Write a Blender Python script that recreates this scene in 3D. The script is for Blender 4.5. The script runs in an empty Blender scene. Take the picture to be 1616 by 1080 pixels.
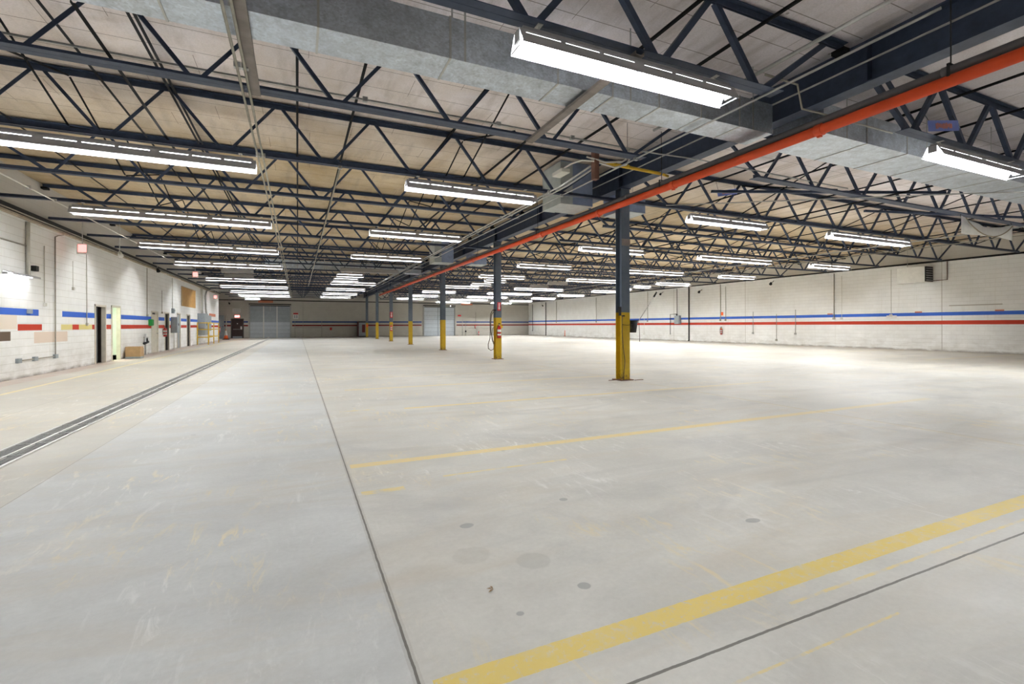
import bpy, math, random
from mathutils import Vector, Matrix
R = math.radians
random.seed(7)
scene = bpy.context.scene
COL = scene.collection

# ------------------------------------------------------------------ camera
F_PX = 752.0
YAW = math.atan(338.0 / F_PX)
CAM_H = 1.37
cam_d = bpy.data.cameras.new('camera')
cam = bpy.data.objects.new('camera', cam_d)
COL.objects.link(cam)
cam_d.sensor_fit = 'HORIZONTAL'
cam_d.sensor_width = 36.0
cam_d.lens = F_PX / 1616 * 36.0
cam_d.shift_y = -26.4 / 1616
cam_d.clip_start = 0.05
cam_d.clip_end = 300
cam.matrix_world = (Matrix.Translation((0, 0, CAM_H)) @ Matrix.Rotation(-YAW, 4, 'Z')
                    @ Matrix.Rotation(R(90), 4, 'X') @ Matrix.Rotation(-0.0025, 4, 'Z'))
scene.camera = cam

# ------------------------------------------------------------------ world, exposure
w = bpy.data.worlds.new('world'); scene.world = w; w.use_nodes = True
w.node_tree.nodes['Background'].inputs[0].default_value = (0.8, 0.85, 0.9, 1)
w.node_tree.nodes['Background'].inputs[1].default_value = 0.3
vs = scene.view_settings
vs.view_transform = 'Standard'; vs.look = 'None'; vs.gamma = 1.0; vs.use_curve_mapping = False
vs.exposure = 1.7
TUBE_POWER = 26.0
cy = scene.cycles
cy.use_denoising = True
cy.use_light_tree = True
cy.max_bounces = 7; cy.diffuse_bounces = 5; cy.glossy_bounces = 3; cy.transmission_bounces = 2
cy.caustics_reflective = False; cy.caustics_refractive = False
cy.sample_clamp_indirect = 6.0

# ------------------------------------------------------------------ node helpers
class NT:
    def __init__(s, name, rough=0.6, metal=0.0, spec=0.5):
        s.m = bpy.data.materials.new(name); s.m.use_nodes = True
        s.t = s.m.node_tree; s.b = s.t.nodes['Principled BSDF']
        s.b.inputs['Roughness'].default_value = rough
        s.b.inputs['Metallic'].default_value = metal
        s.b.inputs['Specular IOR Level'].default_value = spec
        s._c = None
    def n(s, typ): return s.t.nodes.new(typ)
    def lk(s, a, b): s.t.links.new(a, b)
    def put(s, v, sock):
        if isinstance(v, (int, float)): sock.default_value = v
        elif isinstance(v, tuple): sock.default_value = (*v, 1) if len(v) == 3 and sock.type == 'RGBA' else v
        else: s.lk(v, sock)
    def math(s, op, a, b=0.0, c=0.0, clamp=False):
        n = s.n('ShaderNodeMath'); n.operation = op; n.use_clamp = clamp
        s.put(a, n.inputs[0]); s.put(b, n.inputs[1]); s.put(c, n.inputs[2])
        return n.outputs[0]
    def co(s):
        if not s._c:
            tc = s.n('ShaderNodeTexCoord'); sp = s.n('ShaderNodeSeparateXYZ')
            s.lk(tc.outputs['Object'], sp.inputs[0])
            s._c = (tc.outputs['Object'], sp.outputs[0], sp.outputs[1], sp.outputs[2])
        return s._c
    def vec(s, x, y, z):
        n = s.n('ShaderNodeCombineXYZ'); s.put(x, n.inputs[0]); s.put(y, n.inputs[1]); s.put(z, n.inputs[2])
        return n.outputs[0]
    def scl(s, v, sc, off=(0, 0, 0)):
        n = s.n('ShaderNodeMapping'); s.lk(v, n.inputs[0]); n.inputs['Scale'].default_value = sc
        n.inputs['Location'].default_value = off
        return n.outputs[0]
    def noise(s, v, scale, detail=4, rough=0.55, dist=0.0):
        n = s.n('ShaderNodeTexNoise'); s.lk(v, n.inputs['Vector'])
        n.inputs['Scale'].default_value = scale; n.inputs['Detail'].default_value = detail
        n.inputs['Roughness'].default_value = rough; n.inputs['Distortion'].default_value = dist
        return n.outputs['Fac']
    def ramp(s, f, lo, hi, a=0.0, b=1.0):
        n = s.n('ShaderNodeMapRange'); n.clamp = True
        s.put(f, n.inputs[0]); n.inputs[1].default_value = lo; n.inputs[2].default_value = hi
        n.inputs[3].default_value = a; n.inputs[4].default_value = b
        return n.outputs[0]
    def mix(s, f, a, b, typ='MIX'):
        n = s.n('ShaderNodeMix'); n.data_type = 'RGBA'; n.blend_type = typ
        s.put(f, n.inputs[0]); s.put(a, n.inputs[6]); s.put(b, n.inputs[7])
        return n.outputs[2]
    def band(s, c, lo, hi):
        return s.math('COMPARE', c, (lo + hi) / 2, (hi - lo) / 2)
    def rect(s, a, a0, a1, b, b0, b1):
        return s.math('MULTIPLY', s.band(a, a0, a1), s.band(b, b0, b1))
    def mx(s, *v):
        o = v[0]
        for k in v[1:]: o = s.math('MAXIMUM', o, k)
        return o
    def bump(s, h, strength=0.3, dist=0.01):
        n = s.n('ShaderNodeBump'); n.inputs['Strength'].default_value = strength
        n.inputs['Distance'].default_value = dist
        s.lk(h, n.inputs['Height']); s.lk(n.outputs[0], s.b.inputs['Normal'])
    def out(s, col): s.put(col, s.b.inputs['Base Color']); return s.m

def plain(name, col, rough=0.6, metal=0.0, var=0.12, scale=6.0, spec=0.5):
    t = NT(name, rough, metal, spec); v = t.co()[0]
    f = t.ramp(t.noise(v, scale, 5), 0.3, 0.7, 1 - var, 1 + var)
    c = t.mix(1.0, col, t.vec(f, f, f), 'MULTIPLY')
    return t.out(c)

def emis(name, col, power):
    m = bpy.data.materials.new(name); m.use_nodes = True; nt = m.node_tree
    nt.nodes.remove(nt.nodes['Principled BSDF'])
    e = nt.nodes.new('ShaderNodeEmission'); e.inputs[0].default_value = (*col, 1); e.inputs[1].default_value = power
    nt.links.new(e.outputs[0], nt.nodes['Material Output'].inputs[0])
    return m

# ------------------------------------------------------------------ materials
def mat_floor():
    t = NT('polished_concrete', 0.42, 0, 0.35); v, x, y, z = t.co()
    big = t.noise(v, 0.35, 6, 0.6, 0.4)
    mid = t.noise(t.scl(v, (1, 1.6, 1)), 1.3, 8, 0.62, 0.6)
    fine = t.noise(v, 30, 5, 0.7)
    smear = t.noise(t.scl(v, (0.5, 1.8, 1)), 0.9, 9, 0.65, 1.2)
    left = t.math('LESS_THAN', x, 0.42)
    c = t.mix(left, (0.58, 0.565, 0.52), (0.55, 0.555, 0.54))
    mid_strip = t.band(x, -2.63, -2.05)
    c = t.mix(t.mx(t.math('MULTIPLY', mid_strip, 0.55), t.math('MULTIPLY', t.math('LESS_THAN', x, -3.0), 0.75)), c, (0.51, 0.475, 0.395))
    c = t.mix(t.math('MULTIPLY', t.math('GREATER_THAN', x, 17.2), 0.4), c, (0.55, 0.51, 0.43))
    f = t.ramp(big, 0.3, 0.7, 0.86, 1.08); c = t.mix(1.0, c, t.vec(f, f, f), 'MULTIPLY')
    f = t.ramp(mid, 0.28, 0.72, 0.86, 1.10); c = t.mix(1.0, c, t.vec(f, f, f), 'MULTIPLY')
    f = t.ramp(fine, 0.25, 0.75, 0.94, 1.06); c = t.mix(1.0, c, t.vec(f, f, f), 'MULTIPLY')
    # tan haze and grey scrub marks
    c = t.mix(t.ramp(smear, 0.48, 0.72, 0, 0.55), c, (0.50, 0.44, 0.35))
    c = t.mix(t.math('MULTIPLY', t.ramp(t.noise(t.scl(v, (0.8, 1.1, 1), (7, 3, 0)), 0.75, 9, 0.66, 0.8), 0.52, 0.74, 0, 0.55), t.ramp(x, -1.0, 1.5, 0.35, 1.0)), c, (0.34, 0.34, 0.34))
    lane = t.noise(t.scl(v, (0.35, 2.2, 1), (2, 9, 0)), 0.55, 8, 0.62, 0.7)
    c = t.mix(t.math('MULTIPLY', t.ramp(lane, 0.52, 0.70), t.ramp(x, 0.0, 1.5, 0.12, 0.4)), c, (0.33, 0.32, 0.30))
    # scratched pale scrapes, diagonal
    rot = t.n('ShaderNodeMapping'); t.lk(v, rot.inputs[0]); rot.inputs['Rotation'].default_value = (0, 0, R(38)); rot.inputs['Scale'].default_value = (7.0, 1.6, 1)
    sc = t.noise(rot.outputs[0], 1.5, 9, 0.75, 0.9)
    patch = t.ramp(t.noise(v, 0.62, 4, 0.55, 0.7), 0.47, 0.62)
    c = t.mix(t.math('MULTIPLY', t.ramp(sc, 0.54, 0.64), t.math('MULTIPLY', patch, 0.5)), c, (0.80, 0.79, 0.76))
    patch2 = t.ramp(t.noise(t.scl(v, (1, 1, 1), (11, 5, 0)), 0.9, 4, 0.55, 0.7), 0.52, 0.64)
    c = t.mix(t.math('MULTIPLY', t.ramp(sc, 0.52, 0.62), t.math('MULTIPLY', patch2, 0.5)), c, (0.72, 0.58, 0.30))
    # round damp patches and spots
    wob = t.ramp(t.noise(v, 9, 4, 0.6), 0.3, 0.7, -0.035, 0.035)
    def disc(cx, cyy, rx, ry):
        a = t.math('DIVIDE', t.math('SUBTRACT', x, cx), rx); b = t.math('DIVIDE', t.math('SUBTRACT', y, cyy), ry)
        d = t.math('SQRT', t.math('ADD', t.math('MULTIPLY', a, a), t.math('MULTIPLY', b, b)))
        return t.math('SUBTRACT', 1.0, t.ramp(t.math('ADD', d, t.math('MULTIPLY', wob, 2.5)), 0.9, 1.05))
    c = t.mix(t.math('MULTIPLY', disc(0.94, 2.69, 0.115, 0.11), 0.14), c, (0.20, 0.18, 0.14))
    c = t.mix(t.math('MULTIPLY', disc(1.25, 2.48, 0.10, 0.10), 0.2), c, (0.20, 0.20, 0.18))
    c = t.mix(t.math('MULTIPLY', t.mx(disc(1.37, 2.13, 0.038, 0.033), disc(0.96, 2.05, 0.02, 0.018), disc(1.9, 3.25, 0.035, 0.03), disc(1.05, 3.1, 0.05, 0.04), disc(2.9, 2.35, 0.06, 0.035)), 0.5), c, (0.17, 0.17, 0.18))
    dots = t.n('ShaderNodeTexVoronoi'); t.lk(v, dots.inputs['Vector']); dots.inputs['Scale'].default_value = 1.3
    c = t.mix(t.math('MULTIPLY', t.ramp(dots.outputs['Distance'], 0.03, 0.045, 1, 0), 0.35), c, (0.2, 0.2, 0.2))
    # yellow bay lines
    wear = t.noise(v, 26, 8, 0.75, 0.5)
    wear2 = t.noise(v, 4.5, 6, 0.7, 0.3)
    wy = t.math('ADD', y, t.math('MULTIPLY', t.math('SUBTRACT', t.noise(v, 18, 3, 0.6), 0.5), 0.012))
    l1 = t.rect(x, 0.47, 15.0, wy, 1.675, 1.805)
    c = t.mix(t.math('MULTIPLY', l1, t.math('MULTIPLY', t.ramp(wear, 0.36, 0.46, 0.25, 0.92), t.ramp(wear2, 0.32, 0.52, 0.6, 1.0))), c, (0.70, 0.53, 0.13))
    l2 = t.rect(x, 0.46, 10.6, wy, 4.80, 4.93)
    l2b = t.rect(x, 1.6, 10.4, wy, 7.86, 7.97)
    l2c = t.rect(x, 0.9, 8.9, wy, 10.62, 10.73)
    l2d = t.rect(x, 0.6, 7.2, wy, 12.85, 12.95)
    l2e = t.rect(x, 0.6, 7.2, wy, 16.0, 16.1)
    fade = t.ramp(x, 5.0, 10.5, 0.9, 0.3)
    lm = t.mx(l2, l2b, t.math('MULTIPLY', l2c, 0.9), t.math('MULTIPLY', l2d, 0.5), t.math('MULTIPLY', l2e, 0.5))
    c = t.mix(t.math('MULTIPLY', lm, t.math('MULTIPLY', fade, t.ramp(wear, 0.30, 0.55, 0.45, 1))), c, (0.72, 0.56, 0.22))
    thin = t.mx(t.rect(x, 2.2, 9.0, wy, 1.565, 1.585), t.rect(x, 0.47, 0.82, wy, 4.0, 4.09), t.rect(x, 1.2, 2.5, wy, 4.19, 4.23), t.rect(x, 1.5, 2.6, wy, 1.305, 1.318), t.rect(x, 0.6, 1.1, wy, 8.0, 8.07))
    c = t.mix(t.math('MULTIPLY', thin, t.ramp(wear2, 0.42, 0.56, 0.1, 0.75)), c, (0.72, 0.57, 0.20))
    colline = t.math('MULTIPLY', t.band(x, 7.38, 7.50), 0.35)
    c = t.mix(t.math('MULTIPLY', colline, t.ramp(wear, 0.4, 0.6)), c, (0.68, 0.54, 0.26))
    rl = t.mx(t.rect(x, 22.0, 29.5, wy, 10.1, 10.22), t.rect(x, 22.5, 29.5, wy, 14.9, 15.02), t.rect(x, 22.5, 29.5, wy, 20.0, 20.12))
    c = t.mix(t.math('MULTIPLY', rl, 0.55), c, (0.74, 0.61, 0.30))
    c = t.mix(t.math('MULTIPLY', t.band(x, -5.49, -5.39), t.ramp(wear2, 0.3, 0.55, 0.55, 0.9)), c, (0.74, 0.62, 0.30))
    c = t.mix(t.math('MULTIPLY', t.math('LESS_THAN', x, -6.12), t.ramp(mid, 0.3, 0.65, 0.15, 0.6)), c, (0.45, 0.30, 0.25))
    c = t.mix(t.math('MULTIPLY', t.math('GREATER_THAN', x, 28.9), t.ramp(mid, 0.3, 0.65, 0.2, 0.6)), c, (0.33, 0.28, 0.21))
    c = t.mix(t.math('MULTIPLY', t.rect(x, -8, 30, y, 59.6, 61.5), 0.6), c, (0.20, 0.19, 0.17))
    # saw-cut joints
    jw = t.math('MULTIPLY', t.math('SUBTRACT', t.noise(v, 14, 3, 0.6), 0.5), 0.008)
    jx = t.math('ADD', x, jw); jy = t.math('ADD', y, jw)
    j = t.mx(t.band(jx, 0.414, 0.426), t.rect(x, 0.42, 17.15, jy, 1.468, 1.482))
    c = t.mix(t.math('MULTIPLY', t.band(jx, 0.40, 0.44), 0.25), c, (0.25, 0.22, 0.18))
    c = t.mix(t.math('MULTIPLY', j, 0.85), c, (0.10, 0.09, 0.075))
    j2 = t.mx(t.band(jx, 7.467, 7.481), t.band(jx, 17.14, 17.158))
    c = t.mix(t.math('MULTIPLY', j2, 0.65), c, (0.26, 0.21, 0.13))
    j3 = t.mx(t.band(jx, -2.055, -2.045), t.band(jx, -4.105, -4.095), t.band(x, -2.635, -2.605))
    c = t.mix(t.math('MULTIPLY', j3, 0.55), c, (0.24, 0.21, 0.16))
    t.lk(t.ramp(mid, 0.3, 0.7, 0.36, 0.60), t.b.inputs['Roughness'])
    t.bump(fine, 0.05, 0.004)
    return t.out(c)

def mat_wall(name, kind):
    """painted block wall; kind: left, right (faces run along y), far (faces run along x)"""
    t = NT(name, 0.7, 0, 0.25); v, x, y, z = t.co()
    a = x if kind == 'far' else y
    uv = t.vec(a, z, 0.0)
    br = t.n('ShaderNodeTexBrick'); t.lk(uv, br.inputs['Vector'])
    br.inputs['Scale'].default_value = 1.0; br.inputs['Brick Width'].default_value = 0.42; br.inputs['Row Height'].default_value = 0.2085
    br.inputs['Mortar Size'].default_value = 0.006; br.inputs['Mortar Smooth'].default_value = 0.3
    br.inputs['Color1'].default_value = (1, 1, 1, 1); br.inputs['Color2'].default_value = (0.975, 0.975, 0.97, 1); br.inputs['Mortar'].default_value = (0.90, 0.89, 0.87, 1)
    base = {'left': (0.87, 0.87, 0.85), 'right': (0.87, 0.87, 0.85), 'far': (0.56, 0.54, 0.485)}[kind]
    c = t.mix(t.ramp(t.noise(uv, 1.6, 6, 0.6), 0.35, 0.7, 0, 0.7), base, tuple(k * 0.9 for k in base))
    c = t.mix(t.ramp(z, 4.25, 4.3, 0, 0.75), c, (0.36, 0.33, 0.28)) if kind == 'left' else c
    c = t.mix(t.ramp(z, 4.56, 4.6, 0, 0.75), c, (0.44, 0.40, 0.33)) if kind == 'right' else c
    c = t.mix(1.0, c, br.outputs['Color'], 'MULTIPLY')
    c = t.mix(t.math('MULTIPLY', t.math('LESS_THAN', t.math('PINGPONG', z, 0.10425), 0.0055), 0.32), c, (0.42, 0.39, 0.34))
    # grime low on the wall
    g = t.noise(t.scl(uv, (1.0, 2.2, 1)), 1.4, 7, 0.65, 0.5)
    gr = t.math('MULTIPLY', t.ramp(z, 0.0, 1.2, 1, 0), t.ramp(g, 0.40, 0.66))
    c = t.mix(t.math('MULTIPLY', gr, 0.45), c, (0.40, 0.36, 0.29))
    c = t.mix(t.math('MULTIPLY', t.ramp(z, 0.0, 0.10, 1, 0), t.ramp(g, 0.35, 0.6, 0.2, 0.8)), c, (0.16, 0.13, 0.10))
    streak = t.noise(t.scl(uv, (5, 0.25, 1)), 1.0, 6, 0.6, 0.3)
    c = t.mix(t.ramp(streak, 0.58, 0.78, 0, 0.3), c, (0.50, 0.46, 0.38))
    blue, red = (0.045, 0.135, 0.56), (0.50, 0.045, 0.02)
    wob = t.math('ADD', z, t.math('MULTIPLY', t.math('SUBTRACT', t.noise(uv, 6, 3, 0.6), 0.5), 0.008))
    if kind == 'left':
        bz, rz = (1.67, 1.848), (1.262, 1.432)
        bl = t.math('MULTIPLY', t.band(wob, *bz), t.mx(t.band(a, 14.0, 17.82), t.band(a, 19.3, 52)))
        rd = t.math('MULTIPLY', t.band(wob, *rz), t.mx(t.band(a, 16.71, 18.01), t.band(a, 20.04, 20.54), t.band(a, 21.67, 52)))
        ye = t.math('MULTIPLY', t.band(wob, *rz), t.mx(t.band(a, 19.22, 20.04), t.band(a, 20.54, 21.67)))
        c = t.mix(ye, c, t.mix(t.ramp(g, 0.35, 0.6), (0.72, 0.62, 0.20), (0.66, 0.58, 0.28)))
        c = t.mix(t.rect(a, 17.56, 19.67, z, 0.90, 1.215), c, (0.72, 0.60, 0.50))
        c = t.mix(t.rect(a, 13.0, 16.68, z, 1.30, 1.78), c, (0.80, 0.71, 0.60))
        c = t.mix(t.rect(a, 15.2, 16.37, z, 1.005, 1.24), c, (0.14, 0.10, 0.07))
    elif kind == 'right':
        bl = t.band(wob, 1.81, 1.985); rd = t.band(wob, 1.36, 1.555)
        c = t.mix(t.mx(t.band(a, 13.18, 13.21), t.band(a, 9.0, 9.03), t.band(a, 24.9, 24.93), t.band(a, 32.2, 32.23), t.band(a, 39.0, 39.03)), c, (0.45, 0.42, 0.37))
        c = t.mix(t.rect(a, 10.9, 12.9, z, 2.28, 2.33), c, (0.46, 0.43, 0.38))
    else:
        bl = t.math('MULTIPLY', t.band(wob, 1.74, 1.90), t.mx(t.band(a, -8.3, -5.1), t.band(a, -0.6, 14.6), t.band(a, 19.3, 30)))
        rd = t.math('MULTIPLY', t.band(wob, 1.33, 1.49), t.mx(t.band(a, -8.3, -5.1), t.band(a, -0.6, 14.6), t.band(a, 19.3, 30)))
        c = t.mix(t.band(a, 9.0, 9.05), c, (0.40, 0.37, 0.31))
    chip = t.ramp(t.noise(uv, 12, 8, 0.75), 0.66, 0.72, 1, 0.25)
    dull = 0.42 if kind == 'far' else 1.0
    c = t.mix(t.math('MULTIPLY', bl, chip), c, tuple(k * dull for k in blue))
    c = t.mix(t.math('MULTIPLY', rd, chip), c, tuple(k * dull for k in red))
    t.bump(br.outputs['Fac'], -0.35, 0.006)
    return t.out(c)

def mat_deck():
    t = NT('wood_fibre_deck', 0.9, 0, 0.1); v, x, y, z = t.co()
    leftbay = t.math('LESS_THAN', x, 7.4)
    w1 = t.math('PINGPONG', t.math('ADD', y, 0.1), 0.305)
    wx = t.math('PINGPONG', x, 0.45)
    gl = t.math('MULTIPLY', leftbay, t.math('LESS_THAN', w1, 0.006))
    gl2 = t.math('MULTIPLY', leftbay, t.math('LESS_THAN', t.math('PINGPONG', t.math('ADD', x, t.math('MULTIPLY', t.math('FLOOR', t.math('DIVIDE', y, 0.61)), 0.8)), 1.22), 0.004))
    gr = t.math('MULTIPLY', t.math('SUBTRACT', 1.0, leftbay), t.mx(t.math('LESS_THAN', wx, 0.009), t.math('LESS_THAN', t.math('PINGPONG', y, 1.35), 0.006)))
    c = t.mix(t.ramp(y, 7.0, 13.0), (0.80, 0.755, 0.78), (0.56, 0.455, 0.31))  # near deck made paler to stand in for stronger light overhead
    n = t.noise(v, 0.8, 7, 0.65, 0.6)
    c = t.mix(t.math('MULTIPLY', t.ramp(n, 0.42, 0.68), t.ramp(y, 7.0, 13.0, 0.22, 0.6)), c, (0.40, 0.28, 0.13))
    c = t.mix(t.ramp(y, 24.0, 36.0, 0, 0.75), c, (0.20, 0.17, 0.13))  # far deck colour darkened to suggest shade among the stacked joists
    st = t.noise(t.scl(v, (3, 0.6, 1)), 1.1, 6, 0.6)
    c = t.mix(t.ramp(st, 0.50, 0.72, 0, 0.45), c, (0.30, 0.25, 0.20))
    f = t.ramp(t.noise(v, 40, 4, 0.7), 0.3, 0.7, 0.9, 1.08); c = t.mix(1.0, c, t.vec(f, f, f), 'MULTIPLY')
    c = t.mix(t.math('MULTIPLY', t.mx(gl, gl2, gr), 0.75), c, (0.12, 0.09, 0.07))
    nail = t.n('ShaderNodeTexVoronoi'); t.lk(v, nail.inputs['Vector']); nail.inputs['Scale'].default_value = 1.7
    c = t.mix(t.ramp(nail.outputs['Distance'], 0.03, 0.05, 0.6, 0), c, (0.15, 0.12, 0.1))
    return t.out(c)

def mat_galv():
    t = NT('galvanized_sheet', 0.36, 0.88, 0.5); v = t.co()[0]
    vo = t.n('ShaderNodeTexVoronoi'); t.lk(t.scl(v, (1, 1, 1.6)), vo.inputs['Vector']); vo.inputs['Scale'].default_value = 38
    vo.inputs['Randomness'].default_value = 1.0
    bw = t.n('ShaderNodeRGBToBW'); t.lk(vo.outputs['Color'], bw.inputs[0])
    n = t.noise(v, 5, 6, 0.6, 0.8)
    f = t.math('MULTIPLY', t.ramp(bw.outputs[0], 0.15, 0.85, 0.88, 1.14), t.ramp(n, 0.3, 0.7, 0.8, 1.2))
    c = t.mix(1.0, (0.50, 0.55, 0.60), t.vec(f, f, f), 'MULTIPLY')
    t.lk(t.ramp(bw.outputs[0], 0.2, 0.8, 0.34, 0.44), t.b.inputs['Roughness'])
    return t.out(c)

def mat_column():
    t = NT('column_paint', 0.45, 0, 0.4); v, x, y, z = t.co()
    n = t.noise(v, 5, 6, 0.6)
    blue = t.mix(t.ramp(n, 0.3, 0.7), (0.095, 0.125, 0.17), (0.13, 0.16, 0.20))
    yel = t.mix(t.ramp(n, 0.35, 0.7), (0.60, 0.41, 0.02), (0.52, 0.33, 0.02))
    e = t.math('ADD', z, t.math('MULTIPLY', t.math('SUBTRACT', t.noise(v, 9, 3), 0.5), 0.01))
    c = t.mix(t.math('LESS_THAN', e, 1.68), blue, yel)
    rust = t.math('MULTIPLY', t.ramp(z, 0.0, 0.35, 1, 0), t.ramp(t.noise(v, 14, 6, 0.7), 0.5, 0.62))
    c = t.mix(rust, c, (0.10, 0.06, 0.03))
    return t.out(c)

def mat_pipe():
    t = NT('orange_pipe_paint', 0.38, 0, 0.5)
    v = t.co()[0]
    c = t.mix(t.ramp(t.noise(v, 4, 4), 0.3, 0.7), (0.83, 0.085, 0.015), (0.72, 0.075, 0.015))
    return t.out(c)

M = {}
M['floor'] = mat_floor()
M['wall_left'] = mat_wall('left_block_wall', 'left'); M['wall_right'] = mat_wall('right_block_wall', 'right'); M['wall_far'] = mat_wall('far_block_wall', 'far')
M['deck'] = mat_deck(); M['galv'] = mat_galv(); M['column'] = mat_column(); M['pipe'] = mat_pipe()
M['steel'] = plain('blue_grey_steel_paint', (0.040, 0.055, 0.092), 0.5, 0, 0.2, 8, spec=0.25)
M['steel_dark'] = plain('dark_steel_paint', (0.014, 0.014, 0.015), 0.7, 0, 0.2, 8, spec=0.08)
M['plank'] = plain('dusty_brown_strut', (0.22, 0.19, 0.17), 0.7, 0, 0.2, 5)
M['refl'] = plain('white_enamel', (0.42, 0.42, 0.43), 0.5, 0, 0.02, spec=0.2)
M['pan'] = plain('dark_lamp_pan', (0.06, 0.06, 0.06), 0.8, 0, 0.1, spec=0.1)  # pan colour darkened to dim the light seen through the hood slots
M['housing'] = plain('lamp_housing_grey', (0.30, 0.30, 0.31), 0.5, 0, 0.08)
TUBE_COL = (0.965, 0.985, 1.0)
M['tube'] = emis('lit_tube', TUBE_COL, TUBE_POWER)
for row_, k_ in (('L', 1.5), ('M', 1.25), ('A', 1.35), ('B', 2.0), ('C', 3.4), ('rear', 0.6)): M['tube_' + row_] = emis('lit_tube_' + row_.lower(), TUBE_COL, TUBE_POWER * k_)
M['tube_off'] = plain('unlit_tube', (0.7, 0.7, 0.66), 0.3, 0, 0.02)
M['conduit'] = plain('zinc_conduit', (0.42, 0.42, 0.40), 0.38, 0.5, 0.12, 9)
M['conduit_tan'] = plain('weathered_conduit', (0.33, 0.31, 0.25), 0.5, 0.2, 0.15, 9)
M['conduit_white'] = plain('painted_conduit', (0.62, 0.60, 0.54), 0.6, 0, 0.08)
M['black'] = plain('black_iron', (0.02, 0.02, 0.02), 0.6, 0, 0.2, spec=0.2)
M['rubber'] = plain('black_rubber', (0.02, 0.02, 0.022), 0.6, 0, 0.15)
M['yellow'] = plain('safety_yellow', (0.66, 0.42, 0.02), 0.45, 0, 0.12)
M['grey_box'] = plain('grey_enamel_box', (0.30, 0.34, 0.36), 0.5, 0, 0.1)
M['white'] = plain('white_paint', (0.75, 0.74, 0.70), 0.6, 0, 0.06)
M['cream'] = plain('cream_paint', (0.68, 0.64, 0.54), 0.6, 0, 0.08)
M['brown_door'] = plain('dark_brown_door', (0.055, 0.030, 0.028), 0.5, 0, 0.15)
M['dark_door'] = plain('black_brown_door', (0.018, 0.015, 0.012), 0.8, 0, 0.2, spec=0.08)
M['grey_door'] = plain('grey_door', (0.30, 0.32, 0.33), 0.5, 0, 0.1)
M['plywood'] = plain('plywood', (0.48, 0.27, 0.075), 0.65, 0, 0.15, 4)
M['cardboard'] = plain('cardboard', (0.45, 0.29, 0.15), 0.85, 0, 0.1)
M['red'] = plain('red_enamel', (0.60, 0.025, 0.02), 0.35, 0, 0.08)
M['green'] = plain('green_plastic', (0.02, 0.28, 0.05), 0.5, 0, 0.1)
M['orange'] = plain('orange_plastic', (0.85, 0.13, 0.02), 0.5, 0, 0.08)
M['lettering_red'] = plain('red_lettering', (0.62, 0.03, 0.03), 0.5, 0, 0.05)
M['maroon'] = plain('dark_maroon', (0.14, 0.015, 0.015), 0.5, 0, 0.1)
M['dull_orange'] = plain('faded_orange_sign', (0.60, 0.20, 0.11), 0.6, 0, 0.1)
M['sign_blue'] = plain('blue_sign', (0.14, 0.20, 0.58), 0.5, 0, 0.1)
M['canvas'] = plain('white_canvas', (0.88, 0.88, 0.84), 0.8, 0, 0.05)
M['canvas_fold'] = plain('canvas_seam', (0.38, 0.33, 0.24), 0.8, 0, 0.1)
M['shutter'] = plain('grey_shutter_panel', (0.36, 0.40, 0.43), 0.45, 0.1, 0.08, 3)
M['shutter_pale'] = plain('pale_shutter_panel', (0.55, 0.60, 0.64), 0.45, 0.1, 0.06, 3)
M['green_room'] = plain('pale_green_plaster', (0.74, 0.80, 0.69), 0.8, 0, 0.05)
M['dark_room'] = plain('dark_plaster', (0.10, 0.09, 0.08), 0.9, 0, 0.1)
M['wood_trim'] = plain('dusty_timber', (0.42, 0.36, 0.27), 0.8, 0, 0.18, 5)
M['unit_pale'] = plain('pale_sheet_metal', (0.42, 0.46, 0.45), 0.5, 0.1, 0.1, 5)
M['unit_blue'] = plain('blue_sheet_metal', (0.27, 0.34, 0.50), 0.45, 0.1, 0.15, 5)
M['grey_pipe'] = plain('dark_grey_pipe_paint', (0.10, 0.095, 0.10), 0.55, 0, 0.15)
M['rust'] = plain('rusty_steel', (0.16, 0.075, 0.05), 0.8, 0, 0.25)
M['glow_red'] = emis('red_exit_glow', (1.0, 0.03, 0.03), 5.0)
M['glow_pink'] = emis('pink_exit_glow', (1.0, 0.22, 0.20), 1.0)
M['exit_letters'] = emis('exit_letters', (1.0, 0.62, 0.5), 6.0)
M['ceiling_panel_glow'] = emis('room_lamp_glow', (0.95, 1.0, 0.85), 14.0)
M['bulb'] = emis('white_bulb', (1, 1, 1), 2.5)
M['leaf'] = plain('dry_leaf', (0.35, 0.22, 0.10), 0.8)
M['grate'] = plain('galvanized_grate', (0.40, 0.40, 0.38), 0.5, 0.3, 0.2, 12)
M['pit'] = plain('drain_pit', (0.09, 0.085, 0.08), 0.8, 0, 0.2)
M['hose'] = plain('dark_hose', (0.07, 0.05, 0.03), 0.6, 0, 0.2)

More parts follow.
